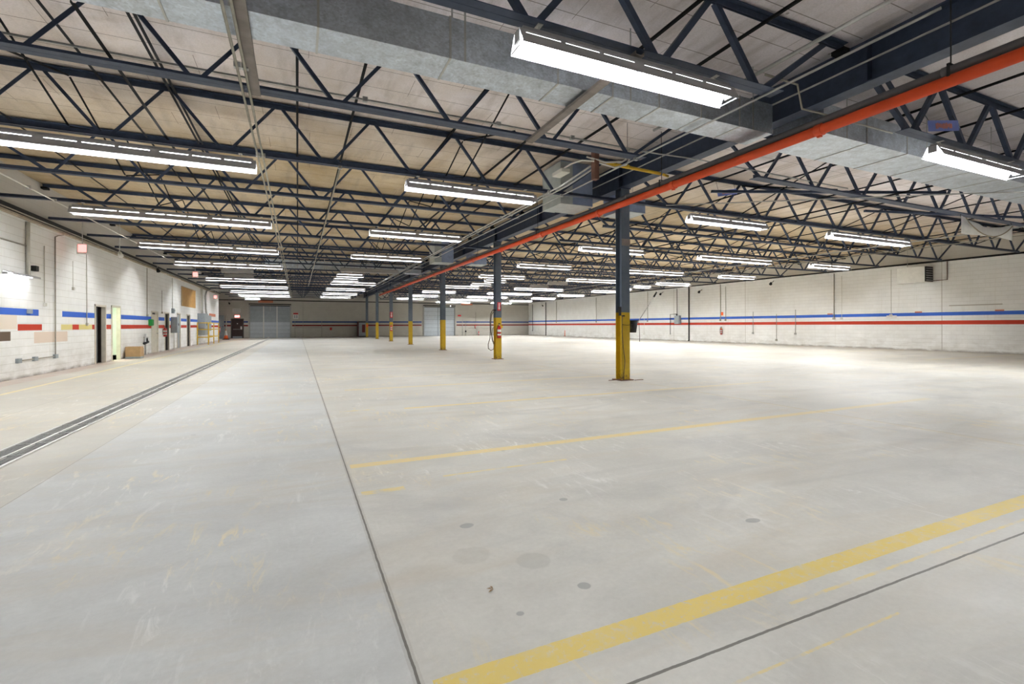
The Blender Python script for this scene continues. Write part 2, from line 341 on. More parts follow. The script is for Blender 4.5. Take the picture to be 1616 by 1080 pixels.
# ------------------------------------------------------------------ mesh helpers
class MB:
    def __init__(s): s.v = []; s.f = []
    def add(s, vs_, fs):
        o = len(s.v); s.v += [tuple(p) for p in vs_]; s.f += [tuple(i + o for i in f) for f in fs]; return s
    def box(s, x0, x1, y0, y1, z0, z1):
        return s.add([(x0, y0, z0), (x1, y0, z0), (x1, y1, z0), (x0, y1, z0), (x0, y0, z1), (x1, y0, z1), (x1, y1, z1), (x0, y1, z1)],
                     [(0, 3, 2, 1), (4, 5, 6, 7), (0, 1, 5, 4), (1, 2, 6, 5), (2, 3, 7, 6), (3, 0, 4, 7)])
    def frame_of(s, p0, p1, up=(0, 0, 1)):
        d = (Vector(p1) - Vector(p0)).normalized(); u = Vector(up)
        if abs(d.dot(u)) > 0.95: u = Vector((0, 1, 0)) if abs(d.y) < 0.9 else Vector((1, 0, 0))
        a = d.cross(u).normalized(); b = a.cross(d).normalized()
        return a, b
    def sweep(s, prof, p0, p1, up=(0, 0, 1), cap=True):
        """closed 2d profile (a to the side, b up) swept from p0 to p1"""
        a, b = s.frame_of(p0, p1, up); n = len(prof)
        vs_ = [Vector(p0) + a * q[0] + b * q[1] for q in prof] + [Vector(p1) + a * q[0] + b * q[1] for q in prof]
        fs = [(i, (i + 1) % n, n + (i + 1) % n, n + i) for i in range(n)]
        if cap: fs += [tuple(range(n - 1, -1, -1)), tuple(range(n, 2 * n))]
        return s.add(vs_, fs)
    def cyl(s, p0, p1, r, n=10, r1=None, cap=True):
        a, b = s.frame_of(p0, p1); r1 = r if r1 is None else r1
        A = [(math.cos(2 * math.pi * i / n), math.sin(2 * math.pi * i / n)) for i in range(n)]
        vs_ = [Vector(p0) + a * c * r + b * k * r for c, k in A] + [Vector(p1) + a * c * r1 + b * k * r1 for c, k in A]
        fs = [(i, (i + 1) % n, n + (i + 1) % n, n + i) for i in range(n)]
        if cap: fs += [tuple(range(n - 1, -1, -1)), tuple(range(n, 2 * n))]
        return s.add(vs_, fs)
    def tube(s, pts, r, n=8):
        pts = [Vector(p) for p in pts]; rings = []
        a = None
        for i, p in enumerate(pts):
            d = (pts[min(i + 1, len(pts) - 1)] - pts[max(i - 1, 0)]).normalized()
            if a is None:
                a = d.cross(Vector((0, 0, 1)))
                if a.length < 0.05: a = d.cross(Vector((0, 1, 0)))
            a = (a - d * a.dot(d)).normalized(); b = d.cross(a)
            rings.append([p + a * math.cos(2 * math.pi * k / n) * r + b * math.sin(2 * math.pi * k / n) * r for k in range(n)])
        vs_ = [q for r_ in rings for q in r_]
        fs = [(i * n + k, i * n + (k + 1) % n, (i + 1) * n + (k + 1) % n, (i + 1) * n + k) for i in range(len(pts) - 1) for k in range(n)]
        fs += [tuple(range(n - 1, -1, -1)), tuple(range((len(pts) - 1) * n, len(pts) * n))]
        return s.add(vs_, fs)
    def build(s, name, mat, parent=None, smooth=False, bevel=0):
        me = bpy.data.meshes.new(name); me.from_pydata(s.v, [], s.f); me.update()
        if smooth: me.polygons.foreach_set('use_smooth', [True] * len(me.polygons))
        me.materials.append(mat)
        o = bpy.data.objects.new(name, me); COL.objects.link(o)
        if parent: o.parent = parent
        if bevel:
            b = o.modifiers.new('b', 'BEVEL'); b.width = bevel; b.segments = 2; b.limit_method = 'ANGLE'
        return o

def tag(o, label=None, cat=None, group=None, kind=None):
    if label: o['label'] = label
    if cat: o['category'] = cat
    if group: o['group'] = group
    if kind: o['kind'] = kind
    return o
def empty(name, loc, label, cat, group=None, rz=0.0):
    o = bpy.data.objects.new(name, None); COL.objects.link(o); o.location = loc; o.rotation_euler = (0, 0, rz)
    o.empty_display_size = 0.1
    return tag(o, label, cat, group)
def copy_tree(o, parent=None):
    c = o.copy(); COL.objects.link(c); c.parent = parent
    for ch in o.children: copy_tree(ch, c)
    return c
def lbox(name, mat, parent, x0, x1, y0, y1, z0, z1, bevel=0): return MB().box(x0, x1, y0, y1, z0, z1).build(name, mat, parent, bevel=bevel)
def rod(name, mat, parent, p0, p1, r, n=10): return MB().cyl(p0, p1, r, n).build(name, mat, parent, True)
ORD = ['first', 'second', 'third', 'fourth', 'fifth', 'sixth', 'seventh', 'eighth', 'ninth', 'tenth', 'eleventh', 'twelfth', 'thirteenth',
       'fourteenth', 'fifteenth', 'sixteenth', 'seventeenth', 'eighteenth', 'nineteenth', 'twentieth', 'twenty-first', 'twenty-second']

# ------------------------------------------------------------------ setting
XL, XR, YF, YB, ZD = -6.7, 30.0, 61.0, -5.0, 5.47
XL2, YC = -8.3, 51.45
def struct(name, mb, mat, **k): return tag(mb.build(name, mat, **k), kind='structure')
fl = MB()
fl.box(XL2 - 0.3, -3.02, YB, YF + 0.3, -0.12, 0); fl.box(-2.63, XR + 0.3, YB, YF + 0.3, -0.12, 0)
fl.box(-3.02, -2.63, YB, 2.0, -0.12, 0); fl.box(-3.02, -2.63, 56.0, YF + 0.3, -0.12, 0)
struct('floor', fl, M['floor'])
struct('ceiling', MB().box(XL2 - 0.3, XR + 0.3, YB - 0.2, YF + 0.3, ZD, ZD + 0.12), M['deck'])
T = 0.1
DOORS = [(21.94, 22.92, 2.12), (23.62, 24.56, 2.15), (29.25, 30.4, 2.09), (31.85, 32.75, 2.10), (34.75, 35.65, 2.14), (37.6, 38.55, 2.12)]
wl = MB(); prev = YB
for a, b, h in DOORS:
    wl.box(XL - T, XL, prev, a, 0, ZD); wl.box(XL - T, XL, a, b, h, ZD); prev = b
wl.box(XL - T, XL, prev, YC, 0, ZD)
wl.box(XL2, XL - T, YC - T, YC, 0, ZD)
struct('wall_left', wl, M['wall_left'])
struct('wall_recess_left', MB().box(XL2 - T, XL2, YC, YF, 0, ZD), M['wall_left'])
struct('wall_right', MB().box(XR, XR + T, YB, YF, 0, ZD), M['wall_right'])
wf = MB(); prev = XL2 - T
for a, b, h in [(-6.72, -5.58, 2.14), (-4.92, -0.8, 3.68), (14.9, 19.03, 3.79)]:
    wf.box(prev, a, YF, YF + T, 0, ZD); wf.box(a, b, YF, YF + T, h, ZD); prev = b
wf.box(prev, XR + T, YF, YF + T, 0, ZD)
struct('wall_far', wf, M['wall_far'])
struct('wall_back', MB().box(XL2 - T, XR + T, YB - T, YB, 0, ZD), M['white'])
struct('trim_1', MB().box(XL, XL + 0.10, YB, YC, 4.24, 4.30).box(XL, XL + 0.035, YB, YC, 4.30, 4.325), M['wood_trim'])
struct('trim_3', MB().box(XL, XL + 0.16, YB, YC, 4.325, 4.44), M['black'])
struct('trim_2', MB().box(XL2, XL, YF - 0.05, YF, 4.22, 4.30).box(XL, XR, YF - 0.05, YF, 4.24, 4.34), M['steel_dark'])
# rooms behind the left-hand doors
def room(n, y0, y1, depth, mat):
    r = MB(); x0, x1 = XL - T - depth, XL - T
    r.box(x0 - 0.05, x0, y0, y1, 0, 2.6); r.box(x0, x1, y0 - 0.05, y0, 0, 2.6); r.box(x0, x1, y1, y1 + 0.05, 0, 2.6)
    r.box(x0, x1, y0, y1, 2.6, 2.65); r.box(x0, x1, y0, y1, -0.03, 0.0)
    return struct(n, r, mat)
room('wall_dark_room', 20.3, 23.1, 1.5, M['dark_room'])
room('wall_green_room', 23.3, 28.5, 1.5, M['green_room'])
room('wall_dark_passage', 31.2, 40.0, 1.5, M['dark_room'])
gl = empty('room_lamp', (-7.6, 25.2, 2.6), 'glowing lamp inside the pale green room behind the second doorway', 'lamp')
lbox('lamp_frame', M['white'], gl, -0.32, 0.32, -1.1, 1.1, -0.05, 0)
lbox('diffuser', M['ceiling_panel_glow'], gl, -0.27, 0.27, -1.05, 1.05, -0.07, -0.05)

# doors and door frames on the left wall
def jamb(n, a, b, h, mat):
    f = MB(); x0, x1 = XL - T - 0.01, XL + 0.025
    f.box(x0, x1, a - 0.055, a + 0.02, 0, h + 0.05); f.box(x0, x1, b - 0.02, b + 0.055, 0, h + 0.05); f.box(x0, x1, a - 0.055, b + 0.055, h - 0.02, h + 0.05)
    return struct('door_%d' % n, f, mat)
for i, (a, b, h) in enumerate(DOORS): jamb(i + 1, a, b, h, M['cream'])
def leaf(y0, y1, h, x, mat, label, knob=True, open_=False):
    t = empty('door_leaf', (x, y0, 0), label, 'door')
    pn = lbox('panel', mat, t, 0, 0.045, 0.02, y1 - y0 - 0.02, 0.02, h - 0.03)
    k = MB().cyl((0.0, y1 - y0 - 0.12, 1.0), (0.10, y1 - y0 - 0.12, 1.0), 0.012).cyl((0.08, y1 - y0 - 0.12, 1.0), (0.12, y1 - y0 - 0.12, 1.0), 0.03)
    k.build('door_knob', M['conduit'], pn, True)
    return t
t = empty('door_leaf', (-7.20, 22.96, 0.012), 'grey door edge seen inside the first dark doorway', 'door')
lbox('panel', M['grey_door'], t, 0, 0.25, 0, 0.05, 0, 2.08)
rod('door_knob', M['conduit'], t, (0.2, -0.05, 1.0), (0.2, 0, 1.0), 0.02)
leaf(29.27, 30.38, 2.0, XL - 0.07, M['cream'], 'closed cream door in the wall beside the green box')
leaf(31.87, 32.73, 2.06, XL - 0.09, M['dark_door'], 'dark brown door behind the wall fire extinguisher')
leaf(34.77, 35.63, 2.1, XL - 0.08, M['grey_door'], 'grey door beside the wall-mounted electrical panel')
leaf(37.62, 38.53, 2.08, XL - 0.09, M['dark_door'], 'near-black door under the plywood board')

# far wall doors
dx0, dx1 = -6.72, -5.58
f = MB(); f.box(dx0 - 0.06, dx0 + 0.03, YF - 0.03, YF + T, 0, 2.19); f.box(dx1 - 0.03, dx1 + 0.06, YF - 0.03, YF + T, 0, 2.19); f.box(dx0 - 0.06, dx1 + 0.06, YF - 0.03, YF + T, 2.10, 2.19)
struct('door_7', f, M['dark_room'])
t = empty('door_leaf', (dx0 + 0.03, YF + 0.06, 0), 'dark brown exit door with pale kick plate under the glowing sign', 'door')
lbox('panel', M['brown_door'], t, 0, 1.08, 0, 0.05, 0.01, 2.10)
tag(lbox('kick_plate', M['grey_box'], t, 0.08, 1.0, -0.01, 0, 0.03, 0.22), 'pale metal kick plate')
tag(lbox('notice', M['white'], t, 0.83, 1.0, -0.008, 0, 0.98, 1.32), 'white notice')
rod('push_bar', M['conduit'], t, (0.12, -0.05, 1.0), (0.8, -0.05, 1.0), 0.02)
lbox('peep_plate', M['white'], t, 0.50, 0.58, -0.008, 0, 1.58, 1.68)

def roller(x0, x1, h, pan_h, mat_lo, mat_hi, stiles, label, split):
    t = empty('overhead_door', (x0, YF + 0.05, 0), label, 'overhead door')
    n = round(h / pan_h); ph = h / n; wd = x1 - x0
    for i in range(n):
        p = MB(); z0, z1 = i * ph, (i + 1) * ph
        p.box(0.02, wd - 0.02, 0.0, 0.05, z0 + 0.02, z1)
        for k in range(1, 4): p.box(0.02, wd - 0.02, -0.008, 0.0, z0 + ph * k / 4 - 0.012, z0 + ph * k / 4 + 0.012)
        p.build('door_section', mat_lo if i < split else mat_hi, t)
        MB().box(0.02, wd - 0.02, -0.014, 0.02, z0 - 0.012, z0 + 0.02).build('section_rail', M['grey_box'], t)
    for sx in stiles: MB().box(sx - 0.05, sx + 0.05, -0.045, 0, 0, h).build('stile', M['white'] if len(stiles) > 1 else M['grey_box'], t)
    for sx, q in ((0, -1), (wd, 1)):
        MB().box(min(sx, sx + q * 0.1), max(sx, sx + q * 0.1), -0.16, -0.05, 0, h + 0.25).box(sx - 0.03, sx + 0.03, -0.16, -0.02, 0, h + 0.1).build('track', M['conduit'], t)
    MB().cyl((-0.1, -0.18, h + 0.22), (wd + 0.1, -0.18, h + 0.22), 0.05, 12).build('torsion_shaft', M['black'], t, True)
    lbox('header_seal', M['steel_dark'], t, -0.1, wd + 0.1, -0.10, -0.05, h + 0.0, h + 0.08)
    return t
t = roller(-4.92, -0.8, 3.62, 0.45, M['shutter_pale'], M['shutter'], (1.37, 2.74), 'grey ribbed overhead door with two pale upright stiles by the exit door', 4)
MB().cyl((1.75, -0.35, 0.06), (1.95, -0.35, 0.06), 0.05).build('floor_sensor', M['white'], t, True)
rod('pull_cord', M['white'], t, (2.05, -0.08, 3.1), (2.05, -0.08, 3.65), 0.02)
t = roller(14.9, 19.03, 3.74, 0.53, M['shutter_pale'], M['shutter_pale'], (1.9,), 'pale blue sectional overhead door partly behind the third column', 9)
tag(lbox('sticker', M['dull_orange'], t, 2.15, 2.3, -0.02, -0.01, 1.6, 1.78), 'small orange sticker')

# trench drain in the floor
dr = empty('trench_drain', (-2.825, 2.0, 0), 'long steel-grated trench drain running down the concrete floor', 'drain')
MB().box(-0.195, 0.195, 0, 54, -0.14, -0.10).box(-0.195, -0.185, 0, 54, -0.10, -0.004).box(0.185, 0.195, 0, 54, -0.10, -0.004).build('channel', M['pit'], dr)
MB().box(-0.185, -0.160, 0, 54, -0.03, 0.002).box(0.155, 0.185, 0, 54, -0.03, 0.002).box(-0.014, 0.014, 0, 54, -0.03, 0.001).build('edge_bars', M['white'], dr)
g = MB()
for k in range(10):
    xx = -0.145 + k * 0.032
    if abs(xx) > 0.02: g.box(xx - 0.004, xx + 0.004, 0, 54, -0.028, -0.003)
k = 0.0
while k < 54:
    g.box(-0.16, 0.155, k - 0.012, k + 0.012, -0.028, 0.0); k += 0.6 if k < 12 else 1.2
g.build('grate', M['grate'], dr)

# ------------------------------------------------------------------ roof steel
JY = [1.67, 4.36, 7.06, 9.77, 12.48, 15.2, 17.95, 20.7, 23.4, 26.05, 28.75, 31.5, 34.1, 37.0, 39.9, 42.7, 45.6, 48.4, 51.3, 54.3, 57.3]
CY = [9.72, 17.9, 25.9, 34.3, 42.1, 50.1, 58.0]
ZB, ZT = 4.45, 5.36
def chord(mb, x0, x1, y, z, down, leg, wide):
    """pair of back-to-back angles"""
    gp = 0.012 if wide < 0.08 else 0.002
    for s_ in (-1, 1):
        ya, yb = y + s_ * gp, y + s_ * (gp + wide)
        if down:   # flange at the bottom, legs up
            mb.box(x0, x1, min(ya, yb), max(ya, yb), z, z + 0.008); mb.box(x0, x1, min(ya, ya + s_ * 0.008), max(ya, ya + s_ * 0.008), z + 0.008, z + leg)
        else:
            mb.box(x0, x1, min(ya, yb), max(ya, yb), z + leg - 0.008, z + leg); mb.box(x0, x1, min(ya, ya + s_ * 0.008), max(ya, ya + s_ * 0.008), z, z + leg - 0.008)
    return mb
LP = [(-0.025, 0), (0.025, 0), (0.025, 0.05), (0.017, 0.05), (0.017, 0.008), (-0.025, 0.008)]
LP2 = [(-0.037, 0), (0.037, 0), (0.037, 0.07), (0.027, 0.07), (0.027, 0.01), (-0.037, 0.01)]
def joist(x0, x1, y, bot0, pitch, nb, cx0, cx1, label, group, wide, separate, heavy):
    t = empty('roof_joist', ((x0 + x1) / 2, y, ZB), label, 'roof joist', group)
    ox = -(x0 + x1) / 2
    chord(MB(), x0 + ox, x1 + ox, 0, ZT - ZB, False, 0.085, 0.065).build('top_chord', M['steel'], t)
    chord(MB(), cx0 + ox, cx1 + ox, 0, 0, True, 0.075, wide).build('bottom_chord', M['steel'], t)
    bots = [bot0 + pitch * i for i in range(nb)]
    segs = []
    zb, zt = 0.04, ZT - ZB + 0.04
    for i, b in enumerate(bots):
        if i < nb - 1:
            m_ = b + pitch / 2
            segs += [((b + 0.06, zb), (m_ - 0.05, zt)), ((bots[i + 1] - 0.06, zb), (m_ + 0.05, zt))]
    segs += [((bots[0] - 0.06, zb), (max(bots[0] - pitch * 0.8, x0 + 0.08), zt)), ((bots[-1] + 0.06, zb), (min(bots[-1] + pitch * 0.8, x1 - 0.08), zt))]
    allw = MB(); prof = LP2 if heavy else LP
    for (xa, za), (xb, zb_) in segs:
        mb = MB() if separate else allw
        mb.sweep(prof, (xa + ox, 0.0, za), (xb + ox, 0.0, zb_), up=(0, 1, 0))
        if separate: mb.build('web_member', M['steel'], t)
    if not separate: allw.build('web', M['steel'], t)
    for qa in (x0 + ox - 0.02, x1 + ox - 0.12): MB().box(qa, qa + 0.14, -0.09, 0.09, ZT - ZB - 0.06, ZT - ZB).build('bearing_seat', M['steel_dark'], t)
    return t
for i, y in enumerate(JY):
    oncol = any(abs(y - c) < 0.25 for c in CY)
    wide = 0.10 if i in (1, 2) else 0.05
    o = ORD[i]
    base = 'open-web steel roof joist over the %s bay, %s one from the camera'
    where = {0: 'just above the camera', 1: 'passing behind the big nearest lamp', 2: 'with a wide flange, one short of the first column', 3: 'framing into the first column'}
    tail = where.get(i, None)
    def lab(bay):
        return (base % (bay, o)) if tail is None else 'blue-grey %s-bay roof joist %s' % (bay, tail)
    joist(XL + 0.05, 7.26, y, -4.52, 1.68, 7, XL + 0.17, 7.26 if oncol else 5.85, lab('narrow left'), 'roof joists over the left bay', wide, 1 <= i <= 7, i <= 1)
    joist(7.54, XR - 0.03, y, 9.05, 1.73, 12, 7.54 if oncol else 8.75, 28.35, lab('wide right'), 'roof joists over the right bay', wide, 1 <= i <= 6, i <= 1)

# main girder over the columns
gd = empty('roof_girder', (7.4, YB, 4.76), 'deep blue-grey steel girder running along the tops of the columns', 'girder')
L_ = YF - YB
MB().box(-0.13, 0.13, 0.02, L_, 0, 0.022).build('bottom_flange', M['steel'], gd)
MB().box(-0.13, 0.13, 0.02, L_, 0.57, 0.592).build('top_flange', M['steel'], gd)
MB().box(-0.008, 0.008, 0.02, L_, 0.022, 0.57).build('web', M['steel'], gd)
for c in CY:
    MB().box(-0.12, -0.008, c - YB - 0.008, c - YB + 0.008, 0.022, 0.57).box(0.008, 0.12, c - YB - 0.008, c - YB + 0.008, 0.022, 0.57).build('stiffener', M['steel'], gd)
for c in (4.05, 14.0, 22.0, 30.0): MB().box(-0.12, -0.008, c - YB - 0.006, c - YB + 0.006, 0.022, 0.57).build('stiffener', M['steel'], gd)

# columns
cl = ['nearest yellow-footed column with the black bucket hung on it', 'second yellow-footed column, with hose and red fire extinguisher',
      'third yellow-footed column from the camera, in front of the pale overhead door', 'fourth yellow-footed steel column from the camera, left of the pale overhead door',
      'fifth yellow-footed column from the camera, with a small red and white sign', 'sixth yellow-footed steel column from the camera',
      'farthest yellow-footed column beside the dark glass-fronted cabinet']
for i, c in enumerate(CY):
    t = empty('steel_column', (7.4, c, 0), cl[i], 'column', 'yellow-footed columns')
    zt = 4.76
    MB().box(-0.125, 0.125, -0.12, -0.104, 0.02, zt).box(-0.125, 0.125, 0.104, 0.12, 0.02, zt).box(-0.007, 0.007, -0.104, 0.104, 0.02, zt).build('shaft', M['column'], t)
    MB().box(-0.19, 0.19, -0.19, 0.19, 0, 0.02).build('base_plate', M['rust'], t)
    MB().box(-0.15, 0.15, -0.14, 0.14, zt - 0.02, zt - 0.001).build('cap_plate', M['steel'], t)
# floor slab patch around the first column: thin steel lip
tag(MB().box(7.0, 7.19, 9.735, 9.765, 0, 0.012).box(7.61, 7.86, 9.50, 9.53, 0, 0.012).build('floor_cover_strip', M['rust']), 'rusty steel strip on the floor at the foot of the nearest column', 'floor strip')

# top bridging angles under the deck
xs = [(-5.0, 'left'), (-2.87, 'left'), (-1.95, 'left'), (-1.88, 'left'), (0.0, 'left'), (0.95, 'left'), (2.9, 'left'), (4.5, 'left'), (5.6, 'left'),
      (10.5, 'right'), (12.2, 'right'), (15.0, 'right'), (17.5, 'right'), (20.5, 'right'), (23.2, 'right'), (26.0, 'right'), (28.4, 'right')]
nl = nr = 0
for x, s_ in xs:
    k = nl if s_ == 'left' else nr
    if s_ == 'left': nl += 1
    else: nr += 1
    o = MB().box(-0.02, 0.02, 0, YF - 1.2, 0, 0.005).box(-0.02, -0.015, 0, YF - 1.2, 0.005, 0.035).build('bridging_angle', M['steel_dark'])
    o.location = (x, 0.9, ZT - 0.036)
    tag(o, 'thin dark bridging angle across the %s-bay joist tops, %s from the %s' % (s_, ORD[k], 'left wall' if s_ == 'left' else 'columns'), 'bridging angle', 'bridging angles')
# cross bridging
for q, (x, bay) in enumerate([(-3.3, 'left bay near the wall'), (3.25, 'left bay near the columns'), (11.6, 'right bay near the columns'), (18.4, 'middle of the right bay'), (24.6, 'right bay near the wall')]):
    m = MB()
    for a, b in zip(JY[2:], JY[3:]):
        if x == 3.25 and a > 28: break
        for z0, z1 in ((ZB + 0.1, ZT - 0.02), (ZT - 0.02, ZB + 0.1)):
            m.sweep([(-0.015, 0), (0.015, 0), (0.015, 0.004), (-0.015, 0.004)], (0, a + 0.03, z0), (0, b - 0.03, z1), up=(1, 0, 0))
            m.sweep([(0, -0.015), (0.004, -0.015), (0.004, 0.015), (0, 0.015)], (0, a + 0.03, z0), (0, b - 0.03, z1), up=(1, 0, 0))
    o = m.build('cross_bridging', M['steel_dark']); o.location = (x, 0, 0)
    tag(o, 'run of crossed brace bars between the joists, %s' % bay, 'cross bracing', 'runs of crossed bracing')
# bottom bridging line seen in the right bay and struts
for x, lb in ((-2.0, 'left'), (13.3, 'right')):
    o = MB().box(-0.02, 0.02, 0, 53, 0, 0.005).box(-0.02, -0.015, 0, 53, 0.005, 0.035).build('bottom_bridging', M['steel_dark']); o.location = (x, 6.0, ZB + 0.08)
    tag(o, 'long thin angle tying the lower chords of the %s-bay joists' % lb, 'bridging angle')
for x, y0, y1, lb in ((-0.5, 3.3, 7.12, 'dusty brown strut across the nearest joists beside the twin conduits'), (3.52, 4.3, 7.12, 'dusty brown strut slanting below the duct from the big lamp')):
    tag(MB().box(x - 0.06, x + 0.06, y0, y1, ZB - 0.042, ZB - 0.034).box(x - 0.06, x - 0.052, y0, y1, ZB - 0.034, ZB - 0.001).box(x + 0.052, x + 0.06, y0, y1, ZB - 0.034, ZB - 0.001).build('strut', M['plank']), lb, 'strut')
def diag(p0, p1, lb, mat='steel', w_=0.03):
    tag(MB().sweep([(-w_, -w_), (w_, -w_), (w_, w_), (-w_, w_)], p0, p1).build('knee_brace', M[mat]), lb, 'brace')
diag((8.6, 4.5, 5.3), (9.6, 4.5, 4.56), 'short dark brace dropping from the roof by the small blue sign', w_=0.025)
diag((9.2, 8.6, 4.62), (14.5, 6.3, 4.60), 'long dark angle crossing under the right-hand duct', w_=0.03)
diag((14.8, 8.3, 4.62), (20.5, 6.7, 4.60), 'long dark angle above the white banner', w_=0.03)

# ------------------------------------------------------------------ ducts
def duct(x0, x1, y0, y1, z0, z1, seams, label):
    t = empty('air_duct', (x0, y0, z0), label, 'duct')
    MB().box(0, x1 - x0, 0, y1 - y0, 0, z1 - z0).build('duct_body', M['galv'], t)
    for sx in seams:
        if x0 < sx < x1:
            q = sx - x0; e = 0.008
            m = MB(); m.box(q - 0.012, q + 0.012, -e, 0, -e, z1 - z0 + e); m.box(q - 0.012, q + 0.012, 0, y1 - y0 + e, -e, 0); m.box(q - 0.012, q + 0.012, y1 - y0, y1 - y0 + e, 0, z1 - z0 + e)
            m.build('seam', M['conduit'], t)
    for hx in [x0 + 0.6 + 2.4 * i for i in range(9)]:
        if hx < x1 - 0.1: MB().box(hx - x0 - 0.012, hx - x0 + 0.012, -0.004, -0.001, 0, ZD - z0).box(hx - x0 - 0.012, hx - x0 + 0.012, y1 - y0 + 0.001, y1 - y0 + 0.004, 0, ZD - z0).build('hanger_strap', M['conduit'], t)
    return t
duct(-6.0, 7.05, 5.33, 5.84, 4.47, 4.95, [-4.8, -3.6, -2.4, -1.2, 0.2, 1.62, 3.05, 3.9, 4.7, 5.5, 6.3], 'long galvanised duct crossing the top left, ending at the girder')
d2 = duct(7.75, 20.0, 4.95, 5.85, 4.47, 4.95, [8.9, 10.1, 11.3, 12.5, 13.7, 14.9, 16.1, 17.3], 'wide galvanised duct running off to the right behind the orange pipe')
# duct stubs at the girder
for n_, (y, lb) in enumerate(((10.7, 'just behind the first column'), (22.6, 'between the second and third columns'))):
    t = empty('duct_stub', (6.45, y, 4.40), 'blue-grey duct box hung on the left of the girder, %s' % lb, 'duct box', 'duct boxes along the girder')
    lbox('box_body', M['unit_blue'], t, -0.5, 0.42, -0.45, 0.45, 0.0, ZD - 4.42)
    tag(lbox('end_panel', M['unit_pale'], t, -0.53, -0.18, -0.47, 0.47, -0.02, 1.02), 'pale grey-green end panel')
    lbox('bottom_panel', M['unit_pale'], t, -0.17, 0.42, -0.45, 0.45, -0.012, 0)
    t = empty('duct_stub', (8.1, y, 4.40), 'blue-grey duct box hung on the right of the girder, %s' % lb, 'duct box', 'duct boxes along the girder')
    lbox('box_body', M['unit_blue'], t, -0.3, 0.5, -0.40, 0.40, 0.0, 0.5)
    for q in (-0.1, 0.4): rod('hanger', M['conduit'], t, (q, 0, 0.5), (q, 0, 1.07), 0.008, 6)
    lbox('bottom_panel', M['unit_pale'], t, -0.3, 0.5, -0.40, 0.40, -0.012, 0)
# far transverse duct
duct(-1.6, 6.9, 28.9, 29.7, 4.55, 5.0, [0.0, 1.5, 3.0, 4.5], 'distant galvanised duct above the unlit lamps in the left bay')

# ------------------------------------------------------------------ lamps
SEG = 1.48
HH = 0.17
def make_fixture(nseg, lit=True, tube='tube'):
    L = SEG * nseg
    t = empty('fluorescent_lamp', (0, 0, 0), 'x', 'lamp')
    # hood: two sloping sides with slots, a flat top, small lips
    hood = MB()
    def panel(xa, xb, sgn, t0, t1):
        ya, za = 0.06 + (0.145 - 0.06) * t0, HH * (1 - t0)
        yb, zb = 0.06 + (0.145 - 0.06) * t1, HH * (1 - t1)
        e = 0.003
        P = [(xa, sgn * ya, za), (xb, sgn * ya, za), (xb, sgn * yb, zb), (xa, sgn * yb, zb)]
        Q = [(p[0], p[1] + sgn * e * 0.8, p[2] + e * 0.8) for p in P]
        hood.add(P + Q, [(0, 1, 2, 3), (4, 7, 6, 5), (0, 4, 5, 1), (1, 5, 6, 2), (2, 6, 7, 3), (3, 7, 4, 0)])
    for s_ in (-1, 1):
        panel(0, L, s_, 0.33, 1.0)
        panel(0, L, s_, 0.0, 0.25)
        for g_ in range(nseg):
            for k in range(4):
                xc = g_ * SEG + (0.02, 0.49, 0.965, 1.44)[k]; wd = (0.04, 0.03, 0.03, 0.04)[k]
                panel(max(xc - wd, 0), min(xc + wd, L), s_, 0.25, 0.33)
        hood.box(0, L, min(s_ * 0.145, s_ * 0.151), max(s_ * 0.145, s_ * 0.151), -0.012, 0.004)
    MB().box(0.002, L - 0.002, -0.06, 0.06, HH, HH + 0.004).build('top_pan', M['pan'], t)
    hood.build('reflector', M['refl'], t)
    MB().box(0.05, L - 0.05, -0.05, 0.05, HH + 0.004, HH + 0.04).build('housing', M['housing'], t)
    for k in range(nseg + 1):
        xa = k * SEG
        xa = min(max(xa, 0.012), L - 0.012)
        m = MB().sweep([(-0.004, 0), (0.004, 0), (0.004, 0.01), (-0.004, 0.01)], (xa, -0.14, 0.005), (xa, 0.14, 0.005))
        m.box(xa - 0.010, xa + 0.010, -0.06, 0.06, 0.055, HH)
        m.build('lamp_socket', M['refl'], t)
    for g_ in range(nseg):
        for s_ in (-1, 1):
            MB().cyl((g_ * SEG + 0.03, s_ * 0.031, 0.095), ((g_ + 1) * SEG - 0.03, s_ * 0.031, 0.095), 0.026, 10).build('tube', M[tube] if lit else M['tube_off'], t, True)
    for xa in (0.25, L - 0.25):
        MB().cyl((xa, 0, HH + 0.04), (xa, 0, 0.285), 0.006, 6).box(xa - 0.03, xa + 0.03, -0.05, 0.05, 0.274, 0.279).build('hanger', M['conduit'], t)
    return t
ZL = 4.172
protos = {}
ROWN = {'L': 'row nearest the left wall', 'M': 'row left of the columns', 'A': 'row right of the columns', 'B': 'middle row of the right bay', 'C': 'row nearest the right wall'}
ROWX = {'L': -5.12, 'M': 2.02, 'A': 9.63, 'B': 15.55, 'C': 22.8}
